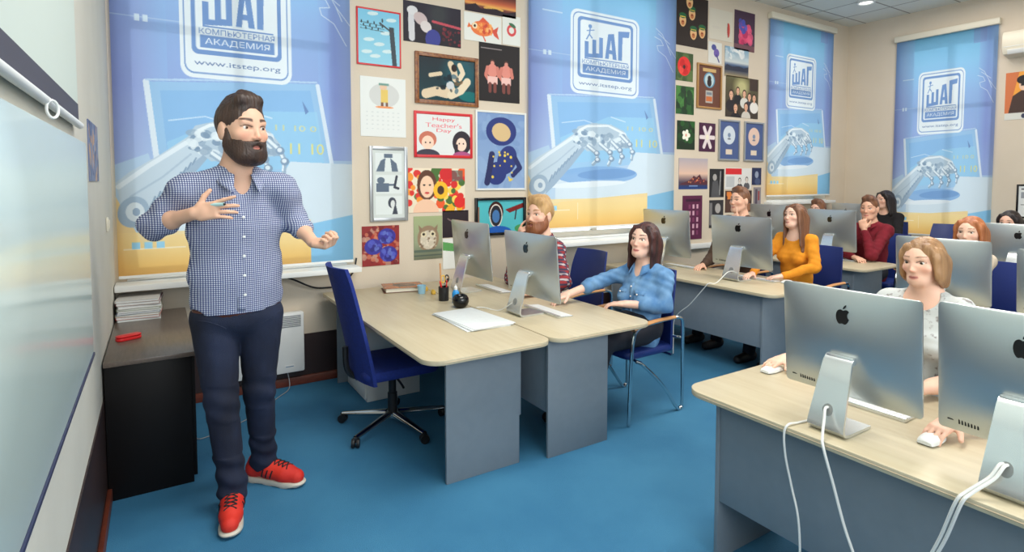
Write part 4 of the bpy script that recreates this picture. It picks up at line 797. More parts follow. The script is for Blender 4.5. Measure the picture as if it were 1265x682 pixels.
def make_mouse(label, group):
    e = thing('computer_mouse', label, 'mouse', (0, 0, 0), 0, group)
    b = MB(); b.grid(lambda u, v: Vector((.055 * math.sin((u - .5) * PI), .029 * math.sin((v - .5) * PI) * (math.cos((u - .5) * PI) * .35 + .65), .004 + .021 * max(0, math.cos((u - .5) * PI) * math.cos((v - .5) * PI)) ** .5)), 14, 12); b.build('shell', M_white, e)
    b = MB(); b.prism([(.05 * math.cos(a), .026 * math.sin(a)) for a in np.linspace(0, 2 * PI, 25)[:-1]], 0, .0038, 'z'); b.build('underside', M_alu2, e); return e
ms = make_mouse('white mouse under the hand left of the nearest computer', 'white computer mice'); ms.location = (2.335, 1.515, DZ + .0008)
dup(ms, (2.145, .815, DZ + .0008), 0, 'white mouse between the two nearest computers under a hand')
dup(ms, (4.5, 2.80, DZ + .0008), 0, 'white mouse near the hand of the woman in orange')
# white cables
def cable(label, pts, r=.0038, m=None, name='power_cable', grp='white computer cables'):
    b = MB(); b.tube(pts, r, 8, smooth=7); tag(b.build(name, m or M_cable), label, 'cable', grp)
zt = DZ + .005
cable('thin white cable hanging left of the stand of the nearest computer', [(1.955, 1.12, zt), (1.90, 1.13, zt), (1.852, 1.135, zt + .002), (1.838, 1.14, .68), (1.842, 1.135, .60), (1.85, 1.115, .50), (1.845, 1.085, .40), (1.845, 1.075, .25), (1.84, 1.08, .1), (1.83, 1.08, .008)])
cable('white cable from the hole in the stand of the nearest computer down to the floor', [(1.945, 1.035, .785), (1.905, 1.035, .795), (1.88, 1.025, .765), (1.845, 1.01, zt + .012), (1.826, .995, .69), (1.835, .965, .58), (1.84, .93, .46), (1.84, .88, .33), (1.83, .84, .15), (1.82, .82, .008)], .0046)
for k in range(2): cable(('left', 'right')[k] + ' one of the twin white cables at the right end of the nearest desk', [(1.945, .552 + .007 * k, .79), (1.91, .556 + .010 * k, .80), (1.885, .57 + .010 * k, .765), (1.845, .605 + .011 * k, zt + .01), (1.826, .62 + .012 * k, .69), (1.835, .655 + .012 * k, .57), (1.84, .70 + .008 * k, .44), (1.84, .73 - .006 * k, .3), (1.83, .74 - .02 * k, .12), (1.82, .74 - .03 * k, .008)], .0044)
cable('white cable drooping from the stand of the computer of the woman in orange', [(4.2, 3.10, .79), (4.1, 3.09, .79), (3.97, 3.10, zt), (3.9, 3.12, zt), (3.885, 3.16, .66), (3.88, 3.3, .5), (3.88, 3.42, .40), (3.91, 3.5, .30), (3.93, 3.52, .12), (3.93, 3.52, .006)])
cable('white cable drooping from the second row computer behind the woman in denim', [(4.2, 3.98, .79), (4.1, 3.9, .79), (3.97, 3.7, zt), (3.9, 3.6, zt), (3.885, 3.62, .64), (3.88, 3.72, .5), (3.9, 3.8, .35), (3.93, 3.82, .1), (3.93, 3.82, .006)])
cable('pale cable lying behind the computer of the woman in denim', [(1.95, 3.05, .79), (1.925, 3.08, .775), (1.90, 3.2, zt), (1.86, 3.32, zt), (1.82, 3.36, zt)], .0034)

# ------------------------------------------------------------------ student chairs (facing -x)
def make_chair(label, group):
    e = thing('student_chair', label, 'chair', (0, 0, 0), 0, group)
    b = MB(); b.prism(rrect(-.24, -.225, .22, .225, .06), .405, .455, 'z', .018); b.build('seat', M_navy, e)
    shell(lambda u, v: Vector((.20 + .10 * v - .04 * math.sin(v * PI * .8) - .05 * (2 * u - 1) ** 2 * .8, (2 * u - 1) * (.225 - .035 * v ** 4), .43 + .52 * v)), .045, 10, 14).build('backrest', M_navy, e, 50)
    for s_ in (-1, 1):
        y = .262 * s_
        b = MB(); b.tube([(-.27, y, .012), (-.255, y, .35), (-.235, y, .56), (-.18, y, .625), (-.05, y, .640), (.12, y, .648), (.205, y, .64), (.235, y, .60), (.238, y, .40), (.242, y, .06), (.225, y, .018), (.19, y, .022), (.05, y, .20), (-.12, y * .96, .36), (-.17, y * .86, .392)], .0115, 10, smooth=5); b.build('frame_tube', M_chrome, e)
        b = MB(); b.grid(lambda u, v: Vector((-.245 + .40 * u, y + .024 * math.cos(v * 2 * PI) * (1 - .3 * u), .645 + .028 * math.sin(min(1, u * 1.5) * PI / 2) - .022 + .012 * math.sin(v * 2 * PI))), 12, 10); bmesh.ops.remove_doubles(b.bm, verts=b.bm.verts[:], dist=.0004); b.build('armrest', M_wood, e)
    b = MB(); b.tube([(-.14, -.25, .385), (-.14, .25, .385)], .01, 8); b.tube([(.15, -.25, .39), (.15, .25, .39)], .01, 8); b.tube([(.238, -.255, .5), (.21, -.2, .5), (.21, .2, .5), (.238, .255, .5)], .009, 8); b.build('cross_bar', M_chrome, e)
    return e
HG = 'blue classroom chairs with chrome frames and wooden arms'
ch = make_chair('blue chair with chrome frame and wooden arm under the woman in denim', HG); ch.location = (2.77, 2.875, 0); ch.rotation_euler = (0, 0, .03)
for x, y, r, lab in ((2.93, 3.80, .0, 'blue chair behind the bearded student in plaid'), (2.95, 1.06, -.1, 'blue chair under the woman in grey, hidden behind the nearest computer'), (2.95, .42, -.1, 'blue chair at the nearest desk outside the right picture edge'),
                     (4.95, 2.92, 0, 'blue chair behind the woman in orange'), (4.98, 3.68, 0, 'blue chair under the man with a finger on his lips'), (5.0, 1.62, -.1, 'blue chair behind the computer right of the woman in grey'),
                     (6.85, 3.17, 0, 'blue chair with wooden arm under the man in maroon'), (6.85, 3.86, 0, 'blue chair under the student hidden behind the computers'), (6.86, 1.95, -.1, 'blue chair under the far right dark haired student'),
                     (8.17, 3.75, 0, 'blue chair under the black haired woman'), (8.20, 3.06, .2, 'empty blue chair below the blind of the far right wall')):
    dup(ch, (x + .03, y, 0), r, lab, (1, 1, 1.02) if x < 8 else (1, .92, 1.08))
# ================================================================== people: signed-distance volumes meshed with surface nets
A3 = lambda *v: np.array(v, np.float64)
def unit(v): v = np.asarray(v, float); return v / np.linalg.norm(v)
def frame(fwd, roll=0.):
    """columns: right of the person, forward, up"""
    f = unit(fwd); r = unit(np.cross(f, (0, 0, 1))); u = np.cross(r, f); c, s = math.cos(roll), math.sin(roll)
    return np.stack([r * c - u * s, f, u * c + r * s], 1)
class Vol:
    def __init__(s, lo, hi, h):
        s.lo = np.array(lo, float); s.h = h; s.n = np.maximum(4, np.ceil((np.array(hi) - s.lo) / h).astype(int) + 1); s.D = np.full(s.n, .2, np.float32)
        s.ax = [s.lo[i] + h * np.arange(s.n[i]) for i in range(3)]
    def win(s, lo, hi):
        i0 = np.clip(np.floor((np.array(lo) - s.lo) / s.h).astype(int), 0, s.n); i1 = np.clip(np.ceil((np.array(hi) - s.lo) / s.h).astype(int) + 1, 0, s.n)
        if (i1 <= i0).any(): return None
        sl = tuple(slice(a, b) for a, b in zip(i0, i1)); G = np.meshgrid(*[s.ax[k][sl[k]] for k in range(3)], indexing='ij', sparse=True); return sl, G
    def put(s, lo, hi, fn, k, mode):
        w_ = s.win(lo, hi)
        if w_ is None: return s
        sl, G = w_; d = fn(*G); a = s.D[sl]
        if mode == 'sub': d = -d; a2, b2 = -a, -d; 
        if mode == 'add':
            h = np.clip(.5 + .5 * (a - d) / k, 0, 1) if k > 0 else (d < a).astype(float); s.D[sl] = a * (1 - h) + d * h - (k * h * (1 - h) if k > 0 else 0)
        else:
            h = np.clip(.5 - .5 * (a - d) / k, 0, 1) if k > 0 else (d > a).astype(float); s.D[sl] = a * (1 - h) + d * h + (k * h * (1 - h) if k > 0 else 0)
        return s
    def rc(s, a, b, ra, rb, k=.02, flat=None, mode='add'):
        """tapered capsule; flat=(direction, factor) squeezes it along that direction"""
        a, b = np.array(a, float), np.array(b, float); R = max(ra, rb) + .03 + k
        e, fl = (unit(flat[0]), flat[1]) if flat else (None, 1.)
        ba = b - a; L = ba @ ba + 1e-12
        if flat: bq = ba + e * (ba @ e) * (1 / fl - 1); L = bq @ bq + 1e-12
        else: bq = ba
        def fn(x, y, z):
            p = [x - a[0], y - a[1], z - a[2]]
            if flat:
                q = (p[0] * e[0] + p[1] * e[1] + p[2] * e[2]) * (1 / fl - 1); p = [p[i] + e[i] * q for i in range(3)]
            t = np.clip((p[0] * bq[0] + p[1] * bq[1] + p[2] * bq[2]) / L, 0, 1)
            return np.sqrt((p[0] - t * bq[0]) ** 2 + (p[1] - t * bq[1]) ** 2 + (p[2] - t * bq[2]) ** 2) - (ra + (rb - ra) * t)
        return s.put(np.minimum(a, b) - R, np.maximum(a, b) + R, fn, k, mode)
    def chain(s, pts, rad, k=.02, flat=None, mode='add'):
        for i in range(len(pts) - 1): s.rc(pts[i], pts[i + 1], rad[i], rad[i + 1], k, flat, mode)
        return s
    def ell(s, c, r, M=None, k=.02, mode='add'):
        c = np.array(c, float); r = np.array(r, float); M = np.eye(3) if M is None else M; R = r.max() + .03 + k
        def fn(x, y, z):
            p = (x - c[0], y - c[1], z - c[2]); q = [p[0] * M[0, i] + p[1] * M[1, i] + p[2] * M[2, i] for i in range(3)]
            k0 = np.sqrt(sum((q[i] / r[i]) ** 2 for i in range(3))); k1 = np.sqrt(sum((q[i] / r[i] ** 2) ** 2 for i in range(3))) + 1e-9
            return k0 * (k0 - 1) / k1
        return s.put(c - R, c + R, fn, k, mode)
    def box(s, c, hf, M=None, k=.01, rd=.0, mode='add'):
        c = np.array(c, float); hf = np.array(hf, float); M = np.eye(3) if M is None else M; R = np.linalg.norm(hf) + .03 + k
        def fn(x, y, z):
            p = (x - c[0], y - c[1], z - c[2]); q = [np.abs(p[0] * M[0, i] + p[1] * M[1, i] + p[2] * M[2, i]) - (hf[i] - rd) for i in range(3)]
            return np.sqrt(sum(np.maximum(a, 0) ** 2 for a in q)) + np.minimum(np.maximum(np.maximum(q[0], q[1]), q[2]), 0) - rd
        return s.put(c - R, c + R, fn, k, mode)
    def ripple(s, amp, fn):
        G = np.meshgrid(*s.ax, indexing='ij', sparse=True); s.D += (amp * fn(*G)).astype(np.float32); return s
    def mesh(s):
        D = s.D.copy(); D[0] = D[-1] = .05; D[:, 0] = D[:, -1] = .05; D[:, :, 0] = D[:, :, -1] = .05
        S = D < 0; nx, ny, nz = D.shape; c8 = np.zeros((nx - 1, ny - 1, nz - 1), np.int8)
        for dx in (0, 1):
            for dy in (0, 1):
                for dz in (0, 1): c8 += S[dx:nx - 1 + dx, dy:ny - 1 + dy, dz:nz - 1 + dz]
        C = np.argwhere((c8 > 0) & (c8 < 8)); idx = -np.ones(c8.shape, np.int64); idx[tuple(C.T)] = np.arange(len(C))
        V = np.zeros((len(C), 3)); W = np.zeros(len(C)); cor = [(i, j, k) for i in (0, 1) for j in (0, 1) for k in (0, 1)]
        vals = {c: D[C[:, 0] + c[0], C[:, 1] + c[1], C[:, 2] + c[2]] for c in cor}
        for a in cor:
            for ax in range(3):
                if a[ax] == 0:
                    b = list(a); b[ax] = 1; b = tuple(b); va, vb = vals[a], vals[b]; m = (va < 0) != (vb < 0)
                    t = np.where(m, va / np.where(m, va - vb, 1), 0); p = np.tile(np.array(a, float), (len(C), 1)); p[:, ax] += t; V[m] += p[m]; W += m
        V = (V / W[:, None] + C) * s.h + s.lo; F = []
        for ax in range(3):
            o1, o2 = [(1, 2), (2, 0), (0, 1)][ax]; sl0 = [slice(None)] * 3; sl1 = [slice(None)] * 3; sl0[ax] = slice(0, -1); sl1[ax] = slice(1, None)
            a, b = S[tuple(sl0)], S[tuple(sl1)]; E = np.argwhere(a != b)
            if not len(E): continue
            E = E[(E[:, o1] > 0) & (E[:, o2] > 0)]; fl = a[tuple(E.T)]; q = []
            for d1, d2 in ((0, 0), (1, 0), (1, 1), (0, 1)):
                e = E.copy(); e[:, o1] -= d1; e[:, o2] -= d2; q.append(idx[tuple(e.T)])
            q = np.stack(q, 1); q = np.where(fl[:, None], q, q[:, ::-1]); F.append(q)
        F = np.concatenate(F); F = F[(F >= 0).all(1)]; return V, F
    def hit(s, p, d, far=.5):
        """first point, coming from outside along -d, where the surface is met"""
        d = unit(d)
        for t in np.arange(far, -.02, -s.h * .5):
            q = np.array(p) + d * t; i = np.round((q - s.lo) / s.h).astype(int)
            if (i >= 0).all() and (i < s.n).all() and s.D[tuple(i)] < 0: return q
        return np.array(p)
def relax(V, F, n=1, lam=.5):
    for _ in range(n):
        A = np.zeros_like(V); c = np.zeros(len(V))
        for a, b in ((0, 1), (1, 2), (2, 3), (3, 0)):
            for p, q in ((a, b), (b, a)): np.add.at(A, F[:, p], V[F[:, q]]); np.add.at(c, F[:, p], 1)
        V = V + lam * (A / np.maximum(c, 1)[:, None] - V)
    return V
def solid(name, vol, m, base, parent=None, paint=None, smooth=1):
    V, F = vol.mesh(); V = relax(V, F, smooth, .45); me = mesh_np(name, V - np.array(base), F, m)
    if paint is not None:
        c = np.ones((len(V), 4), np.float32); c[:, :3] = lin(paint(V)); a = me.color_attributes.new('Col', 'FLOAT_COLOR', 'POINT'); a.data.foreach_set('color', c.ravel())
    o = bpy.data.objects.new(name, me); COL.objects.link(o)
    if parent: o.parent = parent
    else: o.location = base
    return o
M_skin = attr_mat('skin', .5, .35, bump=(220, .05))
_sk = M_skin.node_tree.nodes['Principled BSDF']; _sk.inputs['Subsurface Weight'].default_value = .12; _sk.inputs['Subsurface Radius'].default_value = (.012, .005, .003); _sk.inputs['Subsurface Scale'].default_value = .6
M_eye = attr_mat('eyeball', .12, .5)
def hair_mat(name, c1, c2): return mat(name, c1, .42, noise=(34, c2, 1., (1, 1, .12)), bump=(120, .5, (1, 1, .1)))
HAIR = {'darkbrown': hair_mat('dark_brown_hair', (44, 30, 25), (70, 48, 38)), 'blond': hair_mat('blond_hair', (176, 136, 88), (206, 168, 116)), 'darkred': hair_mat('dark_auburn_hair', (46, 26, 26), (84, 44, 40)), 'brown': hair_mat('brown_hair', (92, 60, 42), (130, 86, 58)),
        'lightbrown': hair_mat('light_brown_hair', (134, 98, 66), (176, 136, 96)), 'red': hair_mat('reddish_hair', (150, 84, 48), (188, 118, 72)), 'black': hair_mat('black_hair', (24, 18, 19), (44, 32, 32)), 'beard': hair_mat('ginger_beard', (126, 74, 46), (150, 92, 58))}
class Head:
    def __init__(s, C, fwd, hs, roll=0., skin=(228, 182, 156), brow=(60, 42, 34), lip=(190, 104, 96), fem=False, blush=10):
        s.C = np.array(C, float); s.M = frame(fwd, roll); s.s = hs; s.skin, s.brow, s.lip, s.fem, s.blush = skin, brow, lip, fem, blush
    def W(s, x, y, z): return s.C + s.M @ (np.array((x, y, z)) * s.s)
    def L(s, P): return ((P - s.C) @ s.M) / s.s
    def e(s, v, c, r, k=.012, mode='add'): v.ell(s.W(*c), np.array(r) * s.s, s.M, k * s.s, mode)
    def r(s, v, a, b, ra, rb, k=.01, mode='add'): v.rc(s.W(*a), s.W(*b), ra * s.s, rb * s.s, k * s.s, None, mode)
    def chain3(s, v, pts, r):
        for a, b in zip(pts, pts[1:]): s.r(v, a, b, r, r, .003, 'sub')
    def add(s, v):
        j = .88 if s.fem else 1.; jz = .010 if s.fem else 0.
        s.e(v, (0, -.008, .030), (.0745, .096, .090)); s.e(v, (0, .026, -.028), (.060 * j, .064, .082), .03); s.e(v, (0, .046, -.082 + jz * .6), (.036 * j, .040, .028), .03); s.r(v, (0, .077, -.099 + jz), (0, .075, -.092 + jz), .012 * j, .013, .02)
        for sx in (-1, 1):
            s.r(v, (.050 * sx * j, -.002, -.052 + jz), (.028 * sx * j, .058, -.092 + jz), .017, .012, .03); s.e(v, (.044 * sx, .058, -.018), (.019, .017, .016), .02)
        s.r(v, (-.040, .071, .033), (.040, .071, .033), .0095, .0095, .014)
        nj = .85 if s.fem else 1.; s.r(v, (0, .083, .020), (0, .100, -.021), .0062 * nj, .0085 * nj, .009); s.e(v, (0, .099, -.025), (.0098 * nj, .0105, .0082), .007)
        for sx in (-1, 1): s.e(v, (.0105 * sx * nj, .092, -.028), (.0066 * nj, .009, .006), .006)
        s.e(v, (0, .0785, -.0545), (.020, .0145, .0050), .008); s.e(v, (0, .0775, -.0632), (.017, .0145, .0056), .008); s.chain3(v, [(-.022, .083, -.0575), (-.010, .0915, -.0592), (.010, .0915, -.0592), (.022, .083, -.0575)], .0014)
        for sx in (-1, 1):
            s.e(v, (.0325 * sx, .087, .0105), (.0180, .0130, .0095), .007, 'sub'); s.r(v, (.021 * sx, .076, .0212), (.045 * sx, .069, .0200), .0036, .0034, .004)
            s.e(v, (.077 * sx, -.006, -.004), (.010, .020, .033), .008)
        s.r(v, (0, -.022, -.06), (0, -.035, -.185), .050 if not s.fem else .043, .056 if not s.fem else .050, .03)
    def paint(s, P, col):
        q = s.L(P); x, y, z = np.abs(q[:, 0]), q[:, 1], q[:, 2]; inh = (np.linalg.norm(q, axis=1) < .2)
        def mix(m, c, a=1.):
            m = np.clip(m, 0, 1)[:, None] * a * inh[:, None]; col[:] = col * (1 - m) + np.array(c, float) * m
        g = lambda d: np.exp(-d)
        mix(g(((x - .043) / .018) ** 2 + ((z + .022) / .018) ** 2) * (y > .03), np.array(s.skin) * (1.0, .86, .84), .6); mix(g((x / .016) ** 2 + ((z + .026) / .012) ** 2) * (y > .07), np.array(s.skin) * (1., .84, .8), .6)
        zl = -.0588 + .0016 * (x / .022) ** 2; up_, dn = .0062 - .0018 * np.exp(-(x / .004) ** 2), .0078; k = np.sqrt(np.clip(1 - (x / .0225) ** 2, 0, 1)); dz = z - zl
        mix(np.clip(1.6 - np.where(dz > 0, dz / (up_ * k + 1e-4), -dz / (dn * k + 1e-4)), 0, 1) * (k > 0) * (y > .06), s.lip, .8); mix(np.clip(1.5 - np.abs(dz) / .0013, 0, 1) * (x < .021) * (y > .06), np.array(s.lip) * .62, .7)
        arc = .0372 + .0040 * np.sin(np.clip((x - .012) / .042, 0, 1) * PI * .8); bw = (.0040 if not s.fem else .0026) * np.clip(1.25 - (x - .014) / .06, .4, 1.1)
        mix(np.clip(1.7 - np.abs(z - arc) / bw, 0, 1) * np.clip((x - .012) / .004, 0, 1) * np.clip((.055 - x) / .006, 0, 1) * (y > .03), s.brow, .85)
        lid = .0195 - .0042 * ((x - .0325) / .016) ** 2; mix(np.clip(1.6 - np.abs(z - lid) / .0016, 0, 1) * (np.abs(x - .0325) < .018) * (y > .05), (52, 36, 32) if not s.fem else (34, 24, 24), .75 if s.fem else .55)
    def eyes(s, base, parent, gaze, iris=(92, 70, 52)):
        g = unit(gaze)
        for sx in (-1, 1):
            c = s.W(.0325 * sx, .0660, .0105); r = .0132 * s.s; b = MB(); b.ell((0, 0, 0), (r, r, r), 20); me = b.mesh('eye', M_eye, 80); V = np.array([v.co[:] for v in me.vertices]) / r; d = V @ g
            col = np.ones((len(V), 4), np.float32); col[:, :3] = lin((226, 220, 214)); col[d > .82, :3] = lin(iris); col[d > .95, :3] = lin((14, 12, 14)); a = me.color_attributes.new('Col', 'FLOAT_COLOR', 'POINT'); a.data.foreach_set('color', col.ravel())
            o = bpy.data.objects.new('eye', me); COL.objects.link(o); o.parent = parent; o.location = c - np.array(base)
def add_hand(v, wrist, X, N, right, s=1., curl=(.4, .5, .4), spread=.05, thumb=(.7, .6, .25), idx=None):
    """X: direction of the fingers, N: palm side; curl per joint (list of 3) or per finger"""
    w_ = np.array(wrist, float); X = unit(X); N = np.array(N, float); N = unit(N - X * (N @ X)); S = np.cross(X, N) * (1 if right else -1); K = .004 * s
    M = np.stack([X, S, N], 1); v.rc(w_, w_ + X * .03 * s, .024 * s, .027 * s, .012, (N, .72)); v.box(w_ + X * .052 * s, A3(.040, .036, .0125) * s, M, .014, .011 * s)
    for i, (of, L, r) in enumerate(((.029, .074, .0088), (.0095, .083, .0092), (-.0100, .077, .0087), (-.0280, .060, .0078))):
        cu = (idx if (i == 0 and idx is not None) else curl); p = w_ + (X * .088 + S * of) * s - X * abs(of) * .12 * s; a = 0; d0 = unit(X + S * spread * of / .02)
        for k, fr in enumerate((.44, .31, .25)):
            a += cu[k] * (1 + .10 * i); d = d0 * math.cos(a) + N * math.sin(a); q = p + d * L * fr * s; v.rc(p, q, r * s * (1 - .09 * k), r * s * (.91 - .09 * k), K); p = q
    p = w_ + (X * .022 + S * .026) * s; d = unit(S * thumb[0] + X * thumb[1] + N * thumb[2])
    v.rc(w_ + X * .02 * s, p, .016 * s, .0145 * s, .01); q = p + d * .040 * s; v.rc(p, q, .0125 * s, .0105 * s, .006); d2 = unit(d + X * .45 + N * .1); v.rc(q, q + d2 * .032 * s, .0105 * s, .0085 * s, .004)
def skin_paint(head, V):
    col = np.tile(np.array(head.skin, float), (len(V), 1)); n = np.sin(V[:, 0] * 61) * np.sin(V[:, 1] * 53) * np.sin(V[:, 2] * 47); col *= (1 + .025 * n)[:, None]; head.paint(V, col); return np.clip(col, 0, 255)
def hair_short(hd, v, quiff=True, low=-.03, back=-.075, puff=1., fore=.0):
    p = puff; hd.e(v, (0, -.016, .036), (.0795 * p, .101 * p, .094 * p))
    if quiff: hd.r(v, (-.034, .044, .114), (.034, .046, .114), .022, .023, .03); hd.r(v, (-.006, .036, .130), (.018, .026, .138), .017, .014, .02); hd.r(v, (0, .0, .122), (0, -.05, .11), .025, .03, .03)
    hd.e(v, (0, .115, .002), (.063, .076, .099 + fore), .006, 'sub')
    v.box(hd.W(0, .055, low - .1), A3(.11, .068, .1) * hd.s, hd.M, .006, 0, 'sub'); v.box(hd.W(0, -.03, back - .1), A3(.13, .13, .1) * hd.s, hd.M, .01, 0, 'sub')
    for sx in (-1, 1):
        hd.e(v, (.082 * sx, -.004, -.006), (.02, .024, .036), .004, 'sub')
def beard_vol(hd, v, thick=.006, full=True):
    t = thick; hd.e(v, (0, .028, -.036), (.060 + t, .064 + t, .080 + t)); hd.e(v, (0, .048, -.086), (.040 + t, .042 + t, .032 + t), .03); hd.r(v, (0, .079, -.102), (0, .074, -.094), .015, .017, .02)
    for sx in (-1, 1): hd.r(v, (.052 * sx, -.002, -.055), (.032 * sx, .058, -.094), .019 + t, .016 + t, .03); hd.r(v, (.066 * sx, .012, .002), (.060 * sx, .014, -.04), .011, .014, .02)
    v.box(hd.W(0, .10, .09), A3(.044, .10, .128) * hd.s, hd.M, .008, 0, 'sub'); v.box(hd.W(0, .14, .07), A3(.2, .105, .10) * hd.s, hd.M, .012, 0, 'sub'); v.box(hd.W(0, .0, .12), A3(.2, .2, .104) * hd.s, hd.M, .004, 0, 'sub'); v.box(hd.W(0, -.12, -.05), A3(.2, .115, .2) * hd.s, hd.M, .012, 0, 'sub')
    for sx in (-1, 1): hd.r(v, (.002 * sx, .0935, -.0425), (.021 * sx, .084, -.050), .0075, .0065, .006); hd.r(v, (.021 * sx, .084, -.050), (.030 * sx, .072, -.072), .0085, .010, .008)
    hd.e(v, (0, .100, -.0605), (.0185, .020, .0072), .004, 'sub')
def hair_long(hd, v, length=.2, front=.12, puff=1., part=.02, flare=0., nape=False):
    p = puff; hd.e(v, (0, -.018, .036), (.0800 * max(p, .98), .103, .0930)); hd.e(v, (0, -.06, -.02), (.076 * p, .060 * p, .10), .03)
    X = hd.M[:, 0]; q = lambda a, b, ra, rb: v.rc(hd.W(*a), hd.W(*b), ra * hd.s, rb * hd.s, .022 * hd.s, (X, .42))
    for sx in (-1, 1):
        hd.r(v, (.052 * sx * p, .046, .084), (.076 * sx * p, .030, .030), .017, .016, .02)
        q((.077 * sx * p, .010, .030), (.081 * sx * p, .004, -.05), .046, .044); q((.081 * sx * p, .004, -.05), ((.080 + flare) * sx, .012, -.06 - front), .040, .020)
        q((.078 * sx * p, -.036, -.01), ((.079 + flare) * sx, -.036, -.06 - length), .052, .040)
    if not nape: hd.r(v, (0, -.072, -.03), (0, -.080, -.06 - length), .05, .035, .04); hd.r(v, (-.04, -.065, -.03), (-.045, -.07, -.06 - length), .045, .03, .04); hd.r(v, (.04, -.065, -.03), (.045, -.07, -.06 - length), .045, .03, .04)
    hd.e(v, (part * .5, .116, -.004), (.058, .076, .094), .010, 'sub'); hd.e(v, (part * .3, .10, -.10), (.060, .086, .07), .010, 'sub'); hd.r(v, (0, -.01, -.08), (0, -.028, -.2), .050, .050, .006, 'sub')
    hd.r(v, (part, .085, .126), (part, -.04, .134), .004, .003, .006, 'sub')
def bounds(pts, r=.15): P = np.array(pts); return P.min(0) - r, P.max(0) + r

# ------------------------------------------------------------------ cloth materials
def check_mat(name, base, lines, period, axes=((1, 0, 0), (0, 0, 1)), duty=.5, rough=.85, noise=None):
    """small checks woven from two stripe directions; lines: list of colours for (none, one, both)"""
    m = bpy.data.materials.new(name); m.use_nodes = True; nt = m.node_tree; b = nt.nodes['Principled BSDF']; b.inputs['Roughness'].default_value = rough; b.inputs['Specular IOR Level'].default_value = .2
    tc = nt.nodes.new('ShaderNodeTexCoord'); outs = []
    for ax in axes:
        d = nt.nodes.new('ShaderNodeVectorMath'); d.operation = 'DOT_PRODUCT'; nt.links.new(tc.outputs['Object'], d.inputs[0]); d.inputs[1].default_value = tuple(float(q) for q in np.array(ax) / period)
        f = nt.nodes.new('ShaderNodeMath'); f.operation = 'FRACT'; nt.links.new(d.outputs['Value'], f.inputs[0]); l = nt.nodes.new('ShaderNodeMath'); l.operation = 'LESS_THAN'; nt.links.new(f.outputs[0], l.inputs[0]); l.inputs[1].default_value = duty; outs.append(l)
    a = nt.nodes.new('ShaderNodeMath'); nt.links.new(outs[0].outputs[0], a.inputs[0]); nt.links.new(outs[1].outputs[0], a.inputs[1]); h = nt.nodes.new('ShaderNodeMath'); h.operation = 'MULTIPLY'; h.inputs[1].default_value = .5; nt.links.new(a.outputs[0], h.inputs[0])
    r = nt.nodes.new('ShaderNodeValToRGB'); r.color_ramp.interpolation = 'CONSTANT'; e = r.color_ramp.elements; e[0].color = L4(base); e[0].position = 0; e[1].color = L4(lines[0]); e[1].position = .3; x = e.new(.8); x.color = L4(lines[1])
    nt.links.new(h.outputs[0], r.inputs[0]); nt.links.new(r.outputs[0], b.inputs['Base Color']); MATS[name] = m; return m

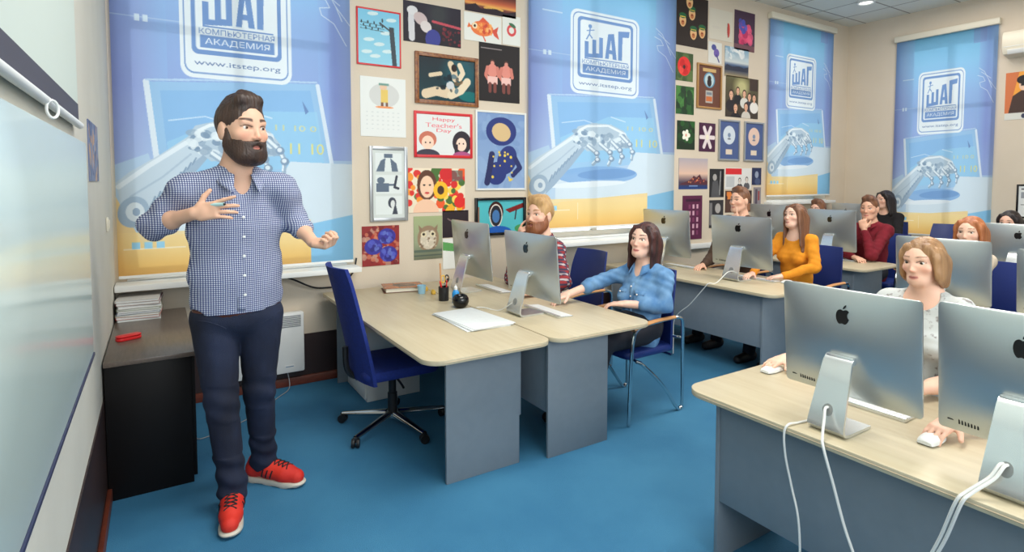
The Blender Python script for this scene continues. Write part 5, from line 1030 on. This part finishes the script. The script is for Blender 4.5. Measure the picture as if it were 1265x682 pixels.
# ------------------------------------------------------------------ the lecturer
def build_lecturer():
    base = (.33, 2.98, 0.); T = frame((.12, -.99, 0)); f = T[:, 1]; rt = T[:, 0]; h = .0045
    hd = Head((.345, 2.93, 1.797), (.43, -.90, -.03), 1.25, skin=(222, 176, 150), brow=(50, 34, 28), lip=(176, 98, 90))
    shR, shL, elR, wrR, elL, wrL = A3(.115, 2.98, 1.525), A3(.515, 2.96, 1.53), A3(-.015, 3.06, 1.362), A3(.136, 2.83, 1.425), A3(.585, 2.99, 1.365), A3(.628, 2.80, 1.272)
    nk = A3(.325, 2.97, 1.60); ch = A3(.315, 2.985, 1.40); wa = A3(.315, 2.99, 1.10); pe = A3(.315, 3.0, .96)
    hipR, hipL, knR, knL, anR, anL = A3(.215, 3.0, .92), A3(.415, 3.0, .91), A3(.232, 2.945, .52), A3(.405, 3.02, .53), A3(.266, 2.915, .11), A3(.436, 3.14, .11)
    v = Vol(*bounds([wrR - (.0, .12, 0), wrL + (.12, -.08, 0), elR, A3(.33, 3.1, 2.0), A3(.3, 2.9, 0)], .07), h); hd.add(v); fl = (f, .62)
    v.chain([nk + (0, 0, -.06), ch, wa, pe], [.10, .165, .15, .15], .05, fl); v.rc(nk + (0, .01, .03), nk + (0, .01, -.08), .062, .08, .04)
    for a, b, c in ((shR, elR, wrR), (shL, elL, wrL)): v.rc(nk + (0, 0, -.07), a, .05, .05, .05); v.chain([a, b, c], [.048, .042, .027], .02); v.rc(b, b + (c - b) * .45, .042, .040, .02)
    for a, b, c in ((hipR, knR, anR), (hipL, knL, anL)): v.chain([a, b, c, c + (0, 0, -.06)], [.085, .055, .04, .04], .03)
    add_hand(v, wrR, (.86, -.48, .16), (.45, .86, -.22), True, 1.12, (.32, .36, .3), .12, (.86, .5, .0), (.02, .10, .10)); add_hand(v, wrL, (.60, -.78, -.10), (-.18, -.10, .98), False, 1.12, (1.0, 1.15, .8), .02, (.40, .8, .5))
    body = solid('person', v, M_skin, base, None, lambda V: skin_paint(hd, V)); tag(body, 'standing lecturer in a blue checked shirt and jeans gesturing with both hands', 'person')
    hd.eyes(base, body, (.68, -.73, .0))
    q = Vol(hd.C - .2, hd.C + .22, .0045); hair_short(hd, q, True, -.02, -.075); q.ripple(.0022, lambda x, y, z: np.sin(x * 260 + y * 90) * np.sin(y * 240 - x * 60)); solid('hair', q, HAIR['darkbrown'], base, body, None, 4)
    q = Vol(hd.C - .2, hd.C + .2, .0045); beard_vol(hd, q, .0065); q.ripple(.0012, lambda x, y, z: np.sin(x * 420) * np.sin(z * 400)); solid('beard', q, HAIR['darkbrown'], base, body)
    # shirt
    s = Vol((-.16, 2.72, .88), (.74, 3.24, 1.72), .0055)
    s.chain([nk + (0, 0, -.09), ch, wa, pe + (0, 0, -.06)], [.13, .202, .196, .205], .05, fl)
    for a in (shR, shL): s.rc(nk + (0, .01, -.035), a, .078, .070, .05)
    s.rc(shR, elR, .074, .064, .02); s.rc(elR, elR + (wrR - elR) * .16, .066, .063, .02); s.rc(shL, elL, .076, .064, .03); s.rc(elL, elL + (wrL - elL) * .22, .064, .058, .02)
    for a, b, c, t in ((shR, elR, wrR, .20), (shL, elL, wrL, .26)): d = unit(c - b); p = b + (c - b) * t; s.rc(p - d * .016, p + d * .016, .065 if t < .25 else .058, .064 if t < .25 else .057, .004)
    s.ripple(.0038, lambda x, y, z: np.sin(z * 38 + x * 30 + 2 * np.sin(x * 17)) * (.35 + .65 * (np.abs(x - .315) > .17)) + .6 * np.sin(z * 62 - x * 46 + y * 20) * (np.abs(x - .315) > .2) + .5 * np.sin(x * 34 - z * 21) * (z < 1.25))
    fn = nk + f * .10; s.chain([nk + f * .06 + (0, 0, .03), nk + f * .12 + (0, 0, -.09), nk + f * .145 + (0, 0, -.175)], [.055, .034, .010], .008, None, 'sub'); s.rc(nk + (0, .01, .0), nk + (0, 0, .15), .066, .08, .01, None, 'sub')
    s.box((.3, 3., .87), (.5, .5, .08), None, .004, 0, 'sub'); s.ell((.10, 2.9, .94), (.07, .12, .045), None, .01, 'sub'); s.ell((.53, 2.9, .94), (.07, .12, .04), None, .01, 'sub')
    M_sh = check_mat('blue_gingham', (212, 216, 226), ((116, 126, 160), (60, 70, 114)), .0094, ((1, .12, 0), (0, 0, 1)), .52)
    sh = solid('shirt', s, M_sh, base, body); M_navyc = mat('navy_placket', (34, 42, 78), .8)
    def strip(name, z0, z1, wd, off, m, dx=0.):
        b = MB(); pts = [s.hit(A3(.318 + dx, 2.99, z) + f * 0, f, .3) for z in np.linspace(z0, z1, 26)]; Y = np.array([p[1] for p in pts]); Y = np.convolve(np.pad(Y, 3, 'edge'), np.ones(7) / 7, 'valid')
        def F(u, v_): k = v_ * 25; i = min(int(k), 24); y = Y[i] + (Y[i + 1] - Y[i]) * (k - i); return Vector((.318 + dx - base[0] + (u - .5) * wd, y - off - base[1], z0 + (z1 - z0) * v_))
        b.grid(F, 2, 25); o = b.build(name, m, sh); md = o.modifiers.new('s', 'SOLIDIFY'); md.thickness = .0035; md.offset = -1; return Y
    Y = strip('placket', 1.425, .965, .034, .0035, M_sh)
    for z in (1.40, 1.31, 1.22, 1.13, 1.04):
        p = s.hit(A3(.318, 2.99, z), f, .3); b = MB(); b.lathe([(.006, 0), (.0065, .002), (.004, .003)], (0, 0, 0), 12, Matrix.Rotation(PI / 2, 3, 'X')); b.build('button', M_white, sh, loc=(p[0] - base[0], p[1] - .0075 - base[1], z))
    # open collar: two leaves round the neck
    for sx in (-1, 1):
        b = MB()
        def F(u, v_):
            th = PI / 2 + sx * (PI - .45 - u * (PI - .45)); rr = .070 + .004 * u + (.030 + .034 * (1 - u) ** 2) * max(0, v_ - .35); zz = .062 - .012 * (1 - u) - .055 * (1 - u) ** 2 - max(0, v_ - .35) * (.058 + .075 * (1 - u) ** 2.5) + min(v_, .35) * .02
            d = rt * math.cos(th) + -f * math.sin(th); p = nk + A3(0, .008, 0) + d * rr * (1.04 + .12 * (1 - u)) + A3(0, 0, zz - .005) + f * .022 * (1 - u) ** 2 * (1 + v_); return Vector(p - np.array(base))
        b.grid(F, 16, 8); o = b.build('collar', M_sh, sh); md = o.modifiers.new('s', 'SOLIDIFY'); md.thickness = .004
    # jeans with belt
    j = Vol((.03, 2.72, .06), (.62, 3.3, 1.03), .0055); j.ell((.315, 3.0, .93), (.195, .125, .12), T, .04)
    for a, b_, c_, k0 in ((hipR, knR, anR, 1), (hipL, knL, anL, -1)): j.chain([a, b_, c_], [.107, .072, .058], .02); j.rc(c_ + (0, 0, .05), c_ + (0, 0, -.005), .058, .064, .02)
    j.ripple(.0045, lambda x, y, z: np.sin(z * 70 + 25 * x + 2 * np.sin(y * 30)) * ((z < .28) * 1. + .55 * (np.abs(z - .53) < .09) + .12)); j.box((.3, 3, .99), (.5, .5, .025), None, .004, 0, 'sub')
    for p in (anR, anL): j.rc(p + (0, 0, -.02), p + (0, 0, -.09), .05, .05, .004, None, 'sub')
    M_jean = mat('dark_blue_denim', (12, 18, 38), .85, noise=(6, (40, 54, 88), .5, (1, 1, .4)), bump=(400, .25)); jn = solid('jeans', j, M_jean, base, body)
    b = MB(); P = [A3(.315, 3.0, .957) + rt * math.cos(a) * .196 + f * math.sin(a) * .124 for a in np.linspace(0, 2 * PI, 41)[:-1]]; b.grid(lambda u, v_: Vector(P[int(round(u * 40)) % 40] - np.array(base)) + Vector((0, 0, -.02 + .038 * v_)), 40, 1); o = b.build('belt', mat('brown_leather', (88, 46, 32), .45), jn); md = o.modifiers.new('s', 'SOLIDIFY'); md.thickness = .004
    for sx in (-1, 1):
        b = MB(); pts = [j.hit(A3(.315, 3.0, .93 - .045 * t * t) + rt * sx * (.075 + .09 * (1 - t)), unit(f + rt * sx * .25 * (1 - t)), .3) - np.array(base) for t in np.linspace(0, 1, 10)]; b.tube(pts, .003, 6); b.build('pocket_seam', MATS['dark_blue_denim'], jn)
    # running shoes
    M_or = mat('orange_red_mesh', (226, 52, 34), .6, bump=(500, .3), noise=(9, (206, 36, 30), .7)); M_sole = mat('pale_foam_sole', (206, 200, 186), .6); M_lace = mat('black_laces', (22, 20, 26), .7)
    for an, dr in ((anR, (-.17, -.98, 0)), (anL, (.68, -.73, 0))):
        F_ = frame(dr); o3 = A3(an[0], an[1], 0); w = lambda x, y, z: o3 + F_ @ A3(x, y, z)
        sv = Vol(o3 - (.3, .3, .005), o3 + (.3, .3, .16), .004)
        sv.chain([w(0, -.055, .062), w(0, .05, .066), w(0, .13, .055), w(0, .195, .048)], [.044, .046, .047, .037], .02); sv.rc(w(0, -.055, .065), w(0, -.045, .105), .042, .040, .02); sv.rc(w(0, .0, .08), w(0, .09, .072), .042, .038, .02); sv.box(w(0, .05, -.05), (.3, .3, .078), F_, .004, 0, 'sub'); sv.rc(w(0, -.04, .10), w(0, -.035, .16), .034, .036, .005, None, 'sub')
        ol = [(-.036, -.095), (-.045, -.06), (-.044, 0), (-.046, .08), (-.051, .14), (-.046, .195), (-.025, .228), (.01, .235), (.036, .215), (.048, .17), (.046, .10), (.040, .03), (.043, -.04), (.036, -.09), (0, -.106)]
        o = solid('shoe', sv, M_or, base, body); b = MB(); c2 = spline([Vector((x, y, 0)) for x, y in ol], 4, True); rings = []
        for z, k in ((.0, .96), (.008, 1.02), (.022, 1.03), (.030, .97)): rings.append([b.bm.verts.new(Vector(w(p.x * k, .06 + (p.y - .06) * k, z + (.008 * max(0, (p.y - .15) / .08) if z < .02 else 0) + (.004 if (i // 3) % 2 and z == 0 else 0)) - np.array(base))) for i, p in enumerate(c2)])
        n = len(c2)
        for a_, b_ in zip(rings, rings[1:]):
            for i in range(n): b.bm.faces.new((a_[i], a_[(i + 1) % n], b_[(i + 1) % n], b_[i]))
        b.bm.faces.new(rings[0][::-1]); b.bm.faces.new(rings[-1]); b.build('sole', M_sole, o)
        b = MB()
        def top(x, y): return Vector(sv.hit(w(x, y, .05), (0, 0, 1), .08) + A3(0, 0, .002) - np.array(base))
        for k in range(5):
            y = .035 + k * .024; b.tube([top(-.026, y), top(-.01, y + .008), top(.01, y + .016), top(.026, y + .024)], .0034, 6); b.tube([top(.026, y), top(.01, y + .008), top(-.01, y + .016), top(-.026, y + .024)], .0034, 6)
        for sx in (-1, 1): b.tube([top(0, .04), top(.018 * sx, .028) + Vector((0, 0, .01)), top(.036 * sx, .045) + Vector((0, 0, .0)), top(.02 * sx, .05) + Vector((0, 0, .006))], .003, 6, smooth=4)
        b.build('laces', M_lace, o)
        for sx in (-1, 1):
            b = MB()
            for k in range(3):
                pts = []
                for t in np.linspace(0, 1, 6):
                    y = .02 + k * .026 + .014 * t; z = .038 + .04 * t; p = sv.hit(w(0, y, z), F_ @ A3(sx, 0, .15), .1); pts.append(p + F_ @ A3(sx * .001, 0, 0) - np.array(base))
                b.tube(pts, .004, 6)
            b.build('side_stripes', M_lace, o)
    # marker held between index and middle finger
    e = thing('marker_pen', "white marker with a black tip held in the lecturer's right hand", 'marker', (.224, 2.772, 1.463)); d = Vector((.72, -.62, .05)).normalized()
    b = MB(); b.tube([-d * .07, -d * .02, d * .028], .0078, 12); b.build('barrel', mat('pale_cyan_plastic', (176, 214, 214), .3), e); b = MB(); b.tube([d * .0285, d * .036], lambda t: .006 - .003 * t, 10); b.build('tip', M_blackp, e)
build_lecturer()
# ------------------------------------------------------------------ the seated students
M_trou = mat('dark_trousers', (30, 32, 42), .85); M_shoe = mat('dark_shoe', (28, 26, 28), .5)
def student(label, C, hs, fwd, shirt_m, hair_m, hair_fn, R=None, L=None, roll=0., fem=False, bs=1., sleeve=.85, skin=(230, 184, 160), brow=(70, 48, 38), lip=(192, 104, 98), neck='crew', gaze=None, tf=(-1, 0, 0), h=.0065, beard=None, cuff=False, extra=None, iris=(92, 78, 62), px=.06, ank=.10, fold=.0025):
    """R, L = (elbow, wrist, hand direction, palm side, curl or None, index curl or None); world coordinates"""
    C = A3(*C); hd = Head(C, fwd, hs, roll, skin, brow, lip, fem); T = frame(tf); f, rt = T[:, 1], T[:, 0]; base = (C[0] + px, C[1], 0.)
    nk = C + f * -.030 * hs + A3(0, 0, -.150 * hs); hip = A3(C[0] + px, C[1], .545); up = unit(nk - hip); W_ = (.158 if not fem else .140) * bs
    sh = {1: nk + rt * W_ + A3(0, 0, -.062 * bs), -1: nk - rt * W_ + A3(0, 0, -.062 * bs)}; ch = nk - up * .17 * bs; wa = nk * .38 + hip * .62
    arms = {}
    for sd, A in ((1, R), (-1, L)):
        if A is None: s0 = sh[sd]; A = ((s0[0] - .16, s0[1] + .07 * sd, .775), (s0[0] - .40, s0[1] - .02 * sd, .738), (-.95, -.25 * sd, -.06), (0, 0, -1), None, None)
        arms[sd] = [A3(*A[0]), A3(*A[1])] + list(A[2:])
    kn = {sd: hip + f * .42 + rt * sd * .11 + A3(0, 0, -.012) for sd in (1, -1)}; an = {sd: kn[sd] * A3(1, 1, 0) + f * ank + A3(0, 0, .09) for sd in (1, -1)}
    allp = [C + (0, 0, .16 * hs), A3(C[0], C[1], .02)] + [arms[s_][1] + unit(arms[s_][2]) * .17 for s_ in arms] + [arms[s_][0] for s_ in arms] + list(an.values()) + list(sh.values()) + [hip]
    lo, hi = bounds(allp, .12); lo[2] = -.01; v = Vol(lo, hi, h); hd.add(v); fl = (f, .66); g = bs
    v.chain([nk + up * -.05, ch, wa, hip], [.085 * g, .125 * g, .115 * g, .13 * g], .05, fl); v.rc(nk + up * .03, nk - up * .06, .05 * hs, .07 * g, .04)
    for sd in (1, -1):
        el, wr, X, N, cu, ic = arms[sd]; v.rc(nk - up * .06, sh[sd], .045 * g, .045 * g, .04); v.chain([sh[sd], el, wr], [(.034 if fem else .043) * g, (.030 if fem else .037) * g, .0235 * g], .02); v.rc(el, el + (wr - el) * .45, (.030 if fem else .038) * g, (.031 if fem else .035) * g, .02)
        add_hand(v, wr, X, N, sd == 1, (.92 if fem else 1.02) * g, cu or (.30, .40, .30), .04, (.7, .7, .25), ic); v.chain([hip + rt * sd * .09, kn[sd], an[sd]], [.07, .05, .035], .02); v.rc(an[sd] + (0, 0, -.04), an[sd] + f * .13 + (0, 0, -.055), .034, .028, .02)
    body = solid('person', v, M_skin, base, None, lambda V: skin_paint(hd, V)); tag(body, label, 'person'); hd.eyes(base, body, gaze if gaze is not None else fwd, iris)
    q = Vol(C - .34 * hs, C + .24 * hs, h * .85); q0 = Vol(C - A3(.24, .24, .50) * hs, C + A3(.24, .24, .22) * hs, h * .85); hair_fn(hd, q0); q0.ripple(.0016, lambda x, y, z: np.sin(x * 190 + 14 * z) * np.sin(y * 210 - 10 * z)); solid('hair', q0, hair_m, base, body, None, 3)
    if beard: q = Vol(C - .2 * hs, C + .2 * hs, h * .8); beard_vol(hd, q, .008); solid('beard', q, beard, base, body)
    s = Vol(lo, hi, h * 1.05); s.chain([nk - up * .075, ch, wa, hip - up * .02], [.105 * g, (.160 if not fem else .148) * g, (.148 if not fem else .128) * g, .155 * g], .05, fl)
    if fem:
        for sd in (1, -1): s.ell(ch - up * .045 + f * .085 * g + rt * sd * .065 * g, A3(.060, .048, .060) * g, T, .05)
    for sd in (1, -1):
        el, wr = arms[sd][0], arms[sd][1]; s.rc(nk - up * .045, sh[sd], (.056 if fem else .062) * g, (.054 if fem else .060) * g, .045); d = unit(wr - el)
        if sleeve > 0:
            a_ = (.055 if fem else .061) * g; b_ = (.046 if fem else .053) * g
            s.rc(sh[sd], el, a_, b_, .03); s.rc(el, el + (wr - el) * sleeve, b_, b_ - .017 * sleeve * g, .02)
            if cuff: p = el + (wr - el) * sleeve; s.rc(p - d * .022, p + d * .018, .046 * g, .045 * g, .004)
        else: s.rc(sh[sd], sh[sd] + (el - sh[sd]) * (1 + sleeve), .056 * g, .053 * g, .03)
    s.ripple(fold, lambda x, y, z: np.sin(z * 52 + y * 33 + 2 * np.sin(y * 19)) * .8 + np.sin(z * 30 - x * 44 + y * 26) * .9 + .7 * np.sin(x * 70 + z * 66 + 2.5 * np.sin(z * 21)))
    s.rc(nk + up * .0, nk + up * .2, .058 * hs, .075 * hs, .008, None, 'sub')
    if neck == 'vee': s.chain([nk + f * .05 + up * .03, nk + f * .105 * g - up * .05, nk + f * .125 * g - up * .12], [.05, .034, .010], .006, None, 'sub')
    if neck == 'scoop': s.ell(nk + f * .07 * g + up * .005, A3(.085, .07, .072) * g, T, .008, 'sub')
    if neck == 'crew': s.ell(nk + f * .055 * g + up * .025, A3(.066, .06, .058) * g, T, .008, 'sub')
    so = solid('shirt', s, shirt_m, base, body)
    t = Vol((hip - .65)[0:1].tolist() + [hip[1] - .36, -.01], (hip[0] + .35, hip[1] + .36, .74), .009); t.ell(hip + (0, 0, .035), (.165, .165, .115), T, .03)
    for sd in (1, -1): t.chain([hip + rt * sd * .09, kn[sd], an[sd] + (0, 0, -.01)], [.085, .066, .052], .03)
    solid('trousers', t, M_trou, base, body)
    for sd in (1, -1):
        a = an[sd] * A3(1, 1, 0); q = Vol(a - .28, a + .28, .008); q.rc(a - f * .04 + (0, 0, .045), a + f * .15 + (0, 0, .036), .045, .036, .02); q.rc(a + (0, 0, .05), a + (0, 0, .10), .04, .04, .02); q.box(a + (0, 0, -.1), (.4, .4, .1005), None, .003, 0, 'sub'); solid('shoe', q, M_shoe, base, body)
    if extra: extra(dict(hd=hd, s=s, so=so, body=body, base=np.array(base), nk=nk, f=f, rt=rt, up=up, ch=ch, g=g, T=T))
    return body
def collar(k, m, rad=.064, drop=.05, gap=.5):
    for sx in (-1, 1):
        b = MB()
        def F(u, v_):
            th = PI / 2 + sx * (PI - gap - u * (PI - gap)); w_ = max(0, v_ - .35); rr = rad + .028 * w_; zz = .038 - .045 * (1 - u) ** 2 - w_ * (drop + .05 * (1 - u) ** 2.5) + min(v_, .35) * .015
            d = k['rt'] * math.cos(th) - k['f'] * math.sin(th); return Vector(k['nk'] + d * rr * (1.04 + .15 * (1 - u)) + k['up'] * zz + k['f'] * .018 * (1 - u) ** 2 * (1 + v_) - k['base'])
        b.grid(F, 12, 7); o = b.build('collar', m, k['so']); md = o.modifiers.new('s', 'SOLIDIFY'); md.thickness = .004
def front_bits(k, m, mb, pockets=True):
    """button strip, buttons and chest pockets laid on the shirt front"""
    S, f, rt, base = k['s'], k['f'], k['rt'], k['base']; zs = np.linspace(.12, .42, 14); P = [S.hit(k['nk'] - k['up'] * z, f, .3) for z in zs]
    b = MB(); b.grid(lambda u, v_: Vector(P[int(round(v_ * 13))] + f * .0025 + rt * (u - .5) * .03 - base), 2, 13); o = b.build('placket', m, k['so']); md = o.modifiers.new('s', 'SOLIDIFY'); md.thickness = .004
    for i in (1, 4, 7, 10):
        p = P[i] + f * .005; b = MB(); b.ell((0, 0, 0), (.006, .006, .006), 10); b.build('button', mb, k['so'], loc=tuple(p - base))
    if pockets:
        for sd in (1, -1):
            def Q(u, v_): return S.hit(k['nk'] - k['up'] * (.165 + .085 * v_ + .02 * (abs(2 * u - 1) < .4) * (v_ > .9)) + rt * (sd * .078 + (u - .5) * .085), f, .3)
            b = MB(); b.grid(lambda u, v_: Vector(Q(u, v_) + f * .003 - base), 6, 6); o = b.build('chest_pocket', m, k['so']); md = o.modifiers.new('s', 'SOLIDIFY'); md.thickness = .004
            b = MB(); b.grid(lambda u, v_: Vector(Q(u, v_ * .32) + f * .006 - base), 6, 3); fo = b.build('pocket_flap', m, o); md = fo.modifiers.new('s', 'SOLIDIFY'); md.thickness = .004
            p = Q(.5, .25) + f * .012; b = MB(); b.ell((0, 0, 0), (.006, .006, .006), 10); b.build('snap_button', mb, o, loc=tuple(p - base))
def earring(k, side):
    hd = k['hd']; b = MB(); b.ell((0, 0, 0), (.006, .006, .006), 10); b.build('earring', MATS['pearl'], k['body'], loc=tuple(hd.W(.083 * side, .0, -.036) - k['base']))
mat('pearl', (236, 232, 226), .2)
M_plaid = check_mat('red_navy_plaid', (150, 58, 62), ((74, 66, 88), (186, 172, 174)), .034, ((.5, .86, .12), (0, -.1, 1)), .42)
M_denim = mat('light_blue_denim', (74, 122, 172), .85, noise=(9, (132, 172, 208), .8), bump=(420, .2))
M_orange = mat('mustard_orange_knit', (232, 150, 34), .9, noise=(30, (214, 132, 26), .6), bump=(300, .3)); M_maroon = mat('maroon_knit', (126, 20, 38), .9, noise=(24, (100, 14, 30), .6), bump=(300, .3))
M_brownk = mat('dark_brown_knit', (84, 64, 52), .9, bump=(300, .3)); M_blackk = mat('black_cloth', (24, 22, 26), .9); M_greyb = mat('grey_patterned_blouse', (198, 202, 200), .8, noise=(44, (124, 116, 114), .9)); _r = [n for n in M_greyb.node_tree.nodes if n.type == 'VALTORGB'][0]; _r.color_ramp.elements[0].position = .56; _r.color_ramp.elements[1].position = .68; M_pale = mat('pale_beige_cloth', (206, 190, 170), .85); M_navyk = mat('navy_cloth', (40, 46, 70), .9)
# first row
student('bearded blond young man in a red plaid shirt resting his chin on his hand', (2.60, 3.735, 1.285), 1.20, (-.93, -.30, .05), M_plaid, HAIR['blond'], lambda hd, v: (hair_short(hd, v, False, -.015, -.08, 1.02), hd.r(v, (-.04, .050, .098), (.04, .035, .112), .024, .03, .03), hd.r(v, (0, .01, .118), (0, -.05, .115), .03, .034, .03)),
        R=((2.47, 3.95, .77), (2.46, 3.83, 1.085), (.08, -.30, .95), (.95, -.2, -.1), (.9, .9, .6), (.25, .35, .2)), L=((2.62, 3.44, .79), (2.36, 3.46, .742), (-.95, .2, -.06), (0, 0, -1), None, None), skin=(232, 186, 162), brow=(150, 106, 70), beard=HAIR['beard'], bs=1.12, neck='crew', gaze=(-1, -.1, .02), h=.006, extra=lambda k: collar(k, M_plaid, .072, .045, .5))
student('dark haired young woman in a light blue denim shirt reaching for the mouse', (2.85, 2.825, 1.150), 1.07, (-.96, -.22, .10), M_denim, HAIR['darkred'], lambda hd, v: hair_long(hd, v, .15, .11, 1.0, .02, .004),
        R=((2.72, 3.10, .85), (2.43, 3.13, .775), (-.93, .15, -.22), (0, .1, -1), None, None), L=((2.84, 2.62, .735), (2.645, 2.79, .742), (-.62, .78, -.05), (.0, 0, -1), None, None), fem=True, px=-.04, ank=.13, fold=.0036, sleeve=.42, cuff=True, neck='vee', gaze=(-1, .05, .14), roll=-.06, bs=1.1, h=.006, skin=(234, 192, 172), brow=(60, 38, 34), lip=(186, 84, 86), extra=lambda k: (collar(k, M_denim, .066, .05, .55), front_bits(k, M_denim, MATS['pearl']), earring(k, -1)))
student('young woman with a light brown bob in a grey patterned blouse behind the nearest computer', (2.75, 1.10, 1.218), .87, (-.97, .10, -.06), M_greyb, HAIR['lightbrown'], lambda hd, v: hair_long(hd, v, .022, .0, .96, -.014, -.006, True),
        R=((2.68, 1.40, .80), (2.43, 1.515, .748), (-.96, .12, -.12), (0, 0, -1), (.2, .35, .25), None), L=((2.70, .955, .76), (2.44, 1.02, .745), (-.96, .2, -.05), (0, 0, -1), None, None), fem=True, sleeve=-.12, neck='scoop', gaze=(-.95, .2, -.12), h=.005, bs=.95, roll=.03, skin=(232, 188, 164), brow=(112, 84, 66), lip=(188, 100, 98), extra=lambda k: earring(k, -1))
student('person at the lower right whose hand holds the mouse, mostly outside the picture', (2.78, .27, 1.20), .92, (-1, .05, -.05), M_navyk, HAIR['brown'], lambda hd, v: hair_long(hd, v, .12, .08), R=((2.60, .62, .80), (2.255, .800, .756), (-.97, .16, -.22), (0, 0, -1), (.22, .35, .3), None), fem=True, sleeve=.3, h=.005)
# second row
student('young man with a finger on his lips in a brown sweater', (4.90, 3.565, 1.368), 1.02, (-.98, .10, .04), M_brownk, HAIR['brown'], lambda hd, v: hair_short(hd, v, True, -.02, -.075, .985),
        L=((4.76, 3.36, .82), (4.735, 3.475, 1.155), (.02, .30, .95), (.95, .1, -.05), (1.0, 1.1, .7), (.05, .12, .1)), bs=1.0, h=.0075, skin=(228, 180, 154), brow=(84, 58, 44))
student('young woman with long brown hair in a mustard orange sweater', (4.80, 2.927, 1.249), .96, (-.93, .16, .12), M_orange, HAIR['brown'], lambda hd, v: hair_long(hd, v, .25, .20, .98, .0, .012),
        L=((4.76, 2.71, .83), (4.55, 2.885, .745), (-.85, .5, -.08), (0, 0, -1), None, None), R=((4.66, 3.17, .83), (4.46, 3.10, .745), (-.95, -.1, -.05), (0, 0, -1), None, None), fem=True, sleeve=.9, neck='scoop', h=.007, bs=1.0, roll=.08, gaze=(-.95, .25, .1), skin=(236, 194, 172))
student('red haired young woman whose eyes show above a computer', (4.90, 1.675, 1.196), .96, (-.98, .02, -.02), M_pale, HAIR['red'], lambda hd, v: hair_long(hd, v, .16, .13, 1.02, .02, .01), fem=True, h=.007, bs=.74, L=((4.76, 1.62, .79), (4.5, 1.56, .742), (-.95, .1, -.06), (0, 0, -1), None, None), skin=(236, 196, 172), brow=(140, 92, 66), gaze=(-1, .1, 0))
# third row
student('young man in a maroon sweater with his fist against his mouth', (6.70, 3.22, 1.258), 1.08, (-.97, -.12, -.05), M_maroon, HAIR['brown'], lambda hd, v: hair_short(hd, v, True, -.02, -.075, 1.0),
        L=((6.44, 3.06, .775), (6.485, 3.165, 1.045), (.06, .25, .96), (.93, .2, -.1), (1.0, 1.2, .8), None), R=((6.46, 3.40, .78), (6.36, 3.20, .748), (-.5, -.85, -.05), (0, 0, -1), None, None), bs=1.08, h=.008, skin=(228, 178, 150), brow=(92, 62, 46), gaze=(-1, 0, -.05), extra=lambda k: collar(k, M_maroon, .068, .03, .6))
student('brown haired student of whom only the crown shows between two computers', (6.70, 3.80, 1.212), 1.0, (-1, 0, 0), M_navyk, HAIR['brown'], lambda hd, v: hair_short(hd, v, True, -.02, -.075, 1.02), h=.009)
student('dark haired student with a center parting at the far right edge', (6.78, 2.02, 1.172), .95, (-.97, .1, -.1), M_navyk, HAIR['black'], lambda hd, v: hair_long(hd, v, .14, .12, 1.0, .0), fem=True, h=.0085, skin=(226, 180, 158))
# fourth row
student('woman with long black hair behind the man in maroon', (8.08, 3.70, 1.32), 1.02, (-.9, .4, -.05), M_blackk, HAIR['black'], lambda hd, v: hair_long(hd, v, .30, .12, 1.03, .02, .03), fem=True, h=.009, bs=1.1)
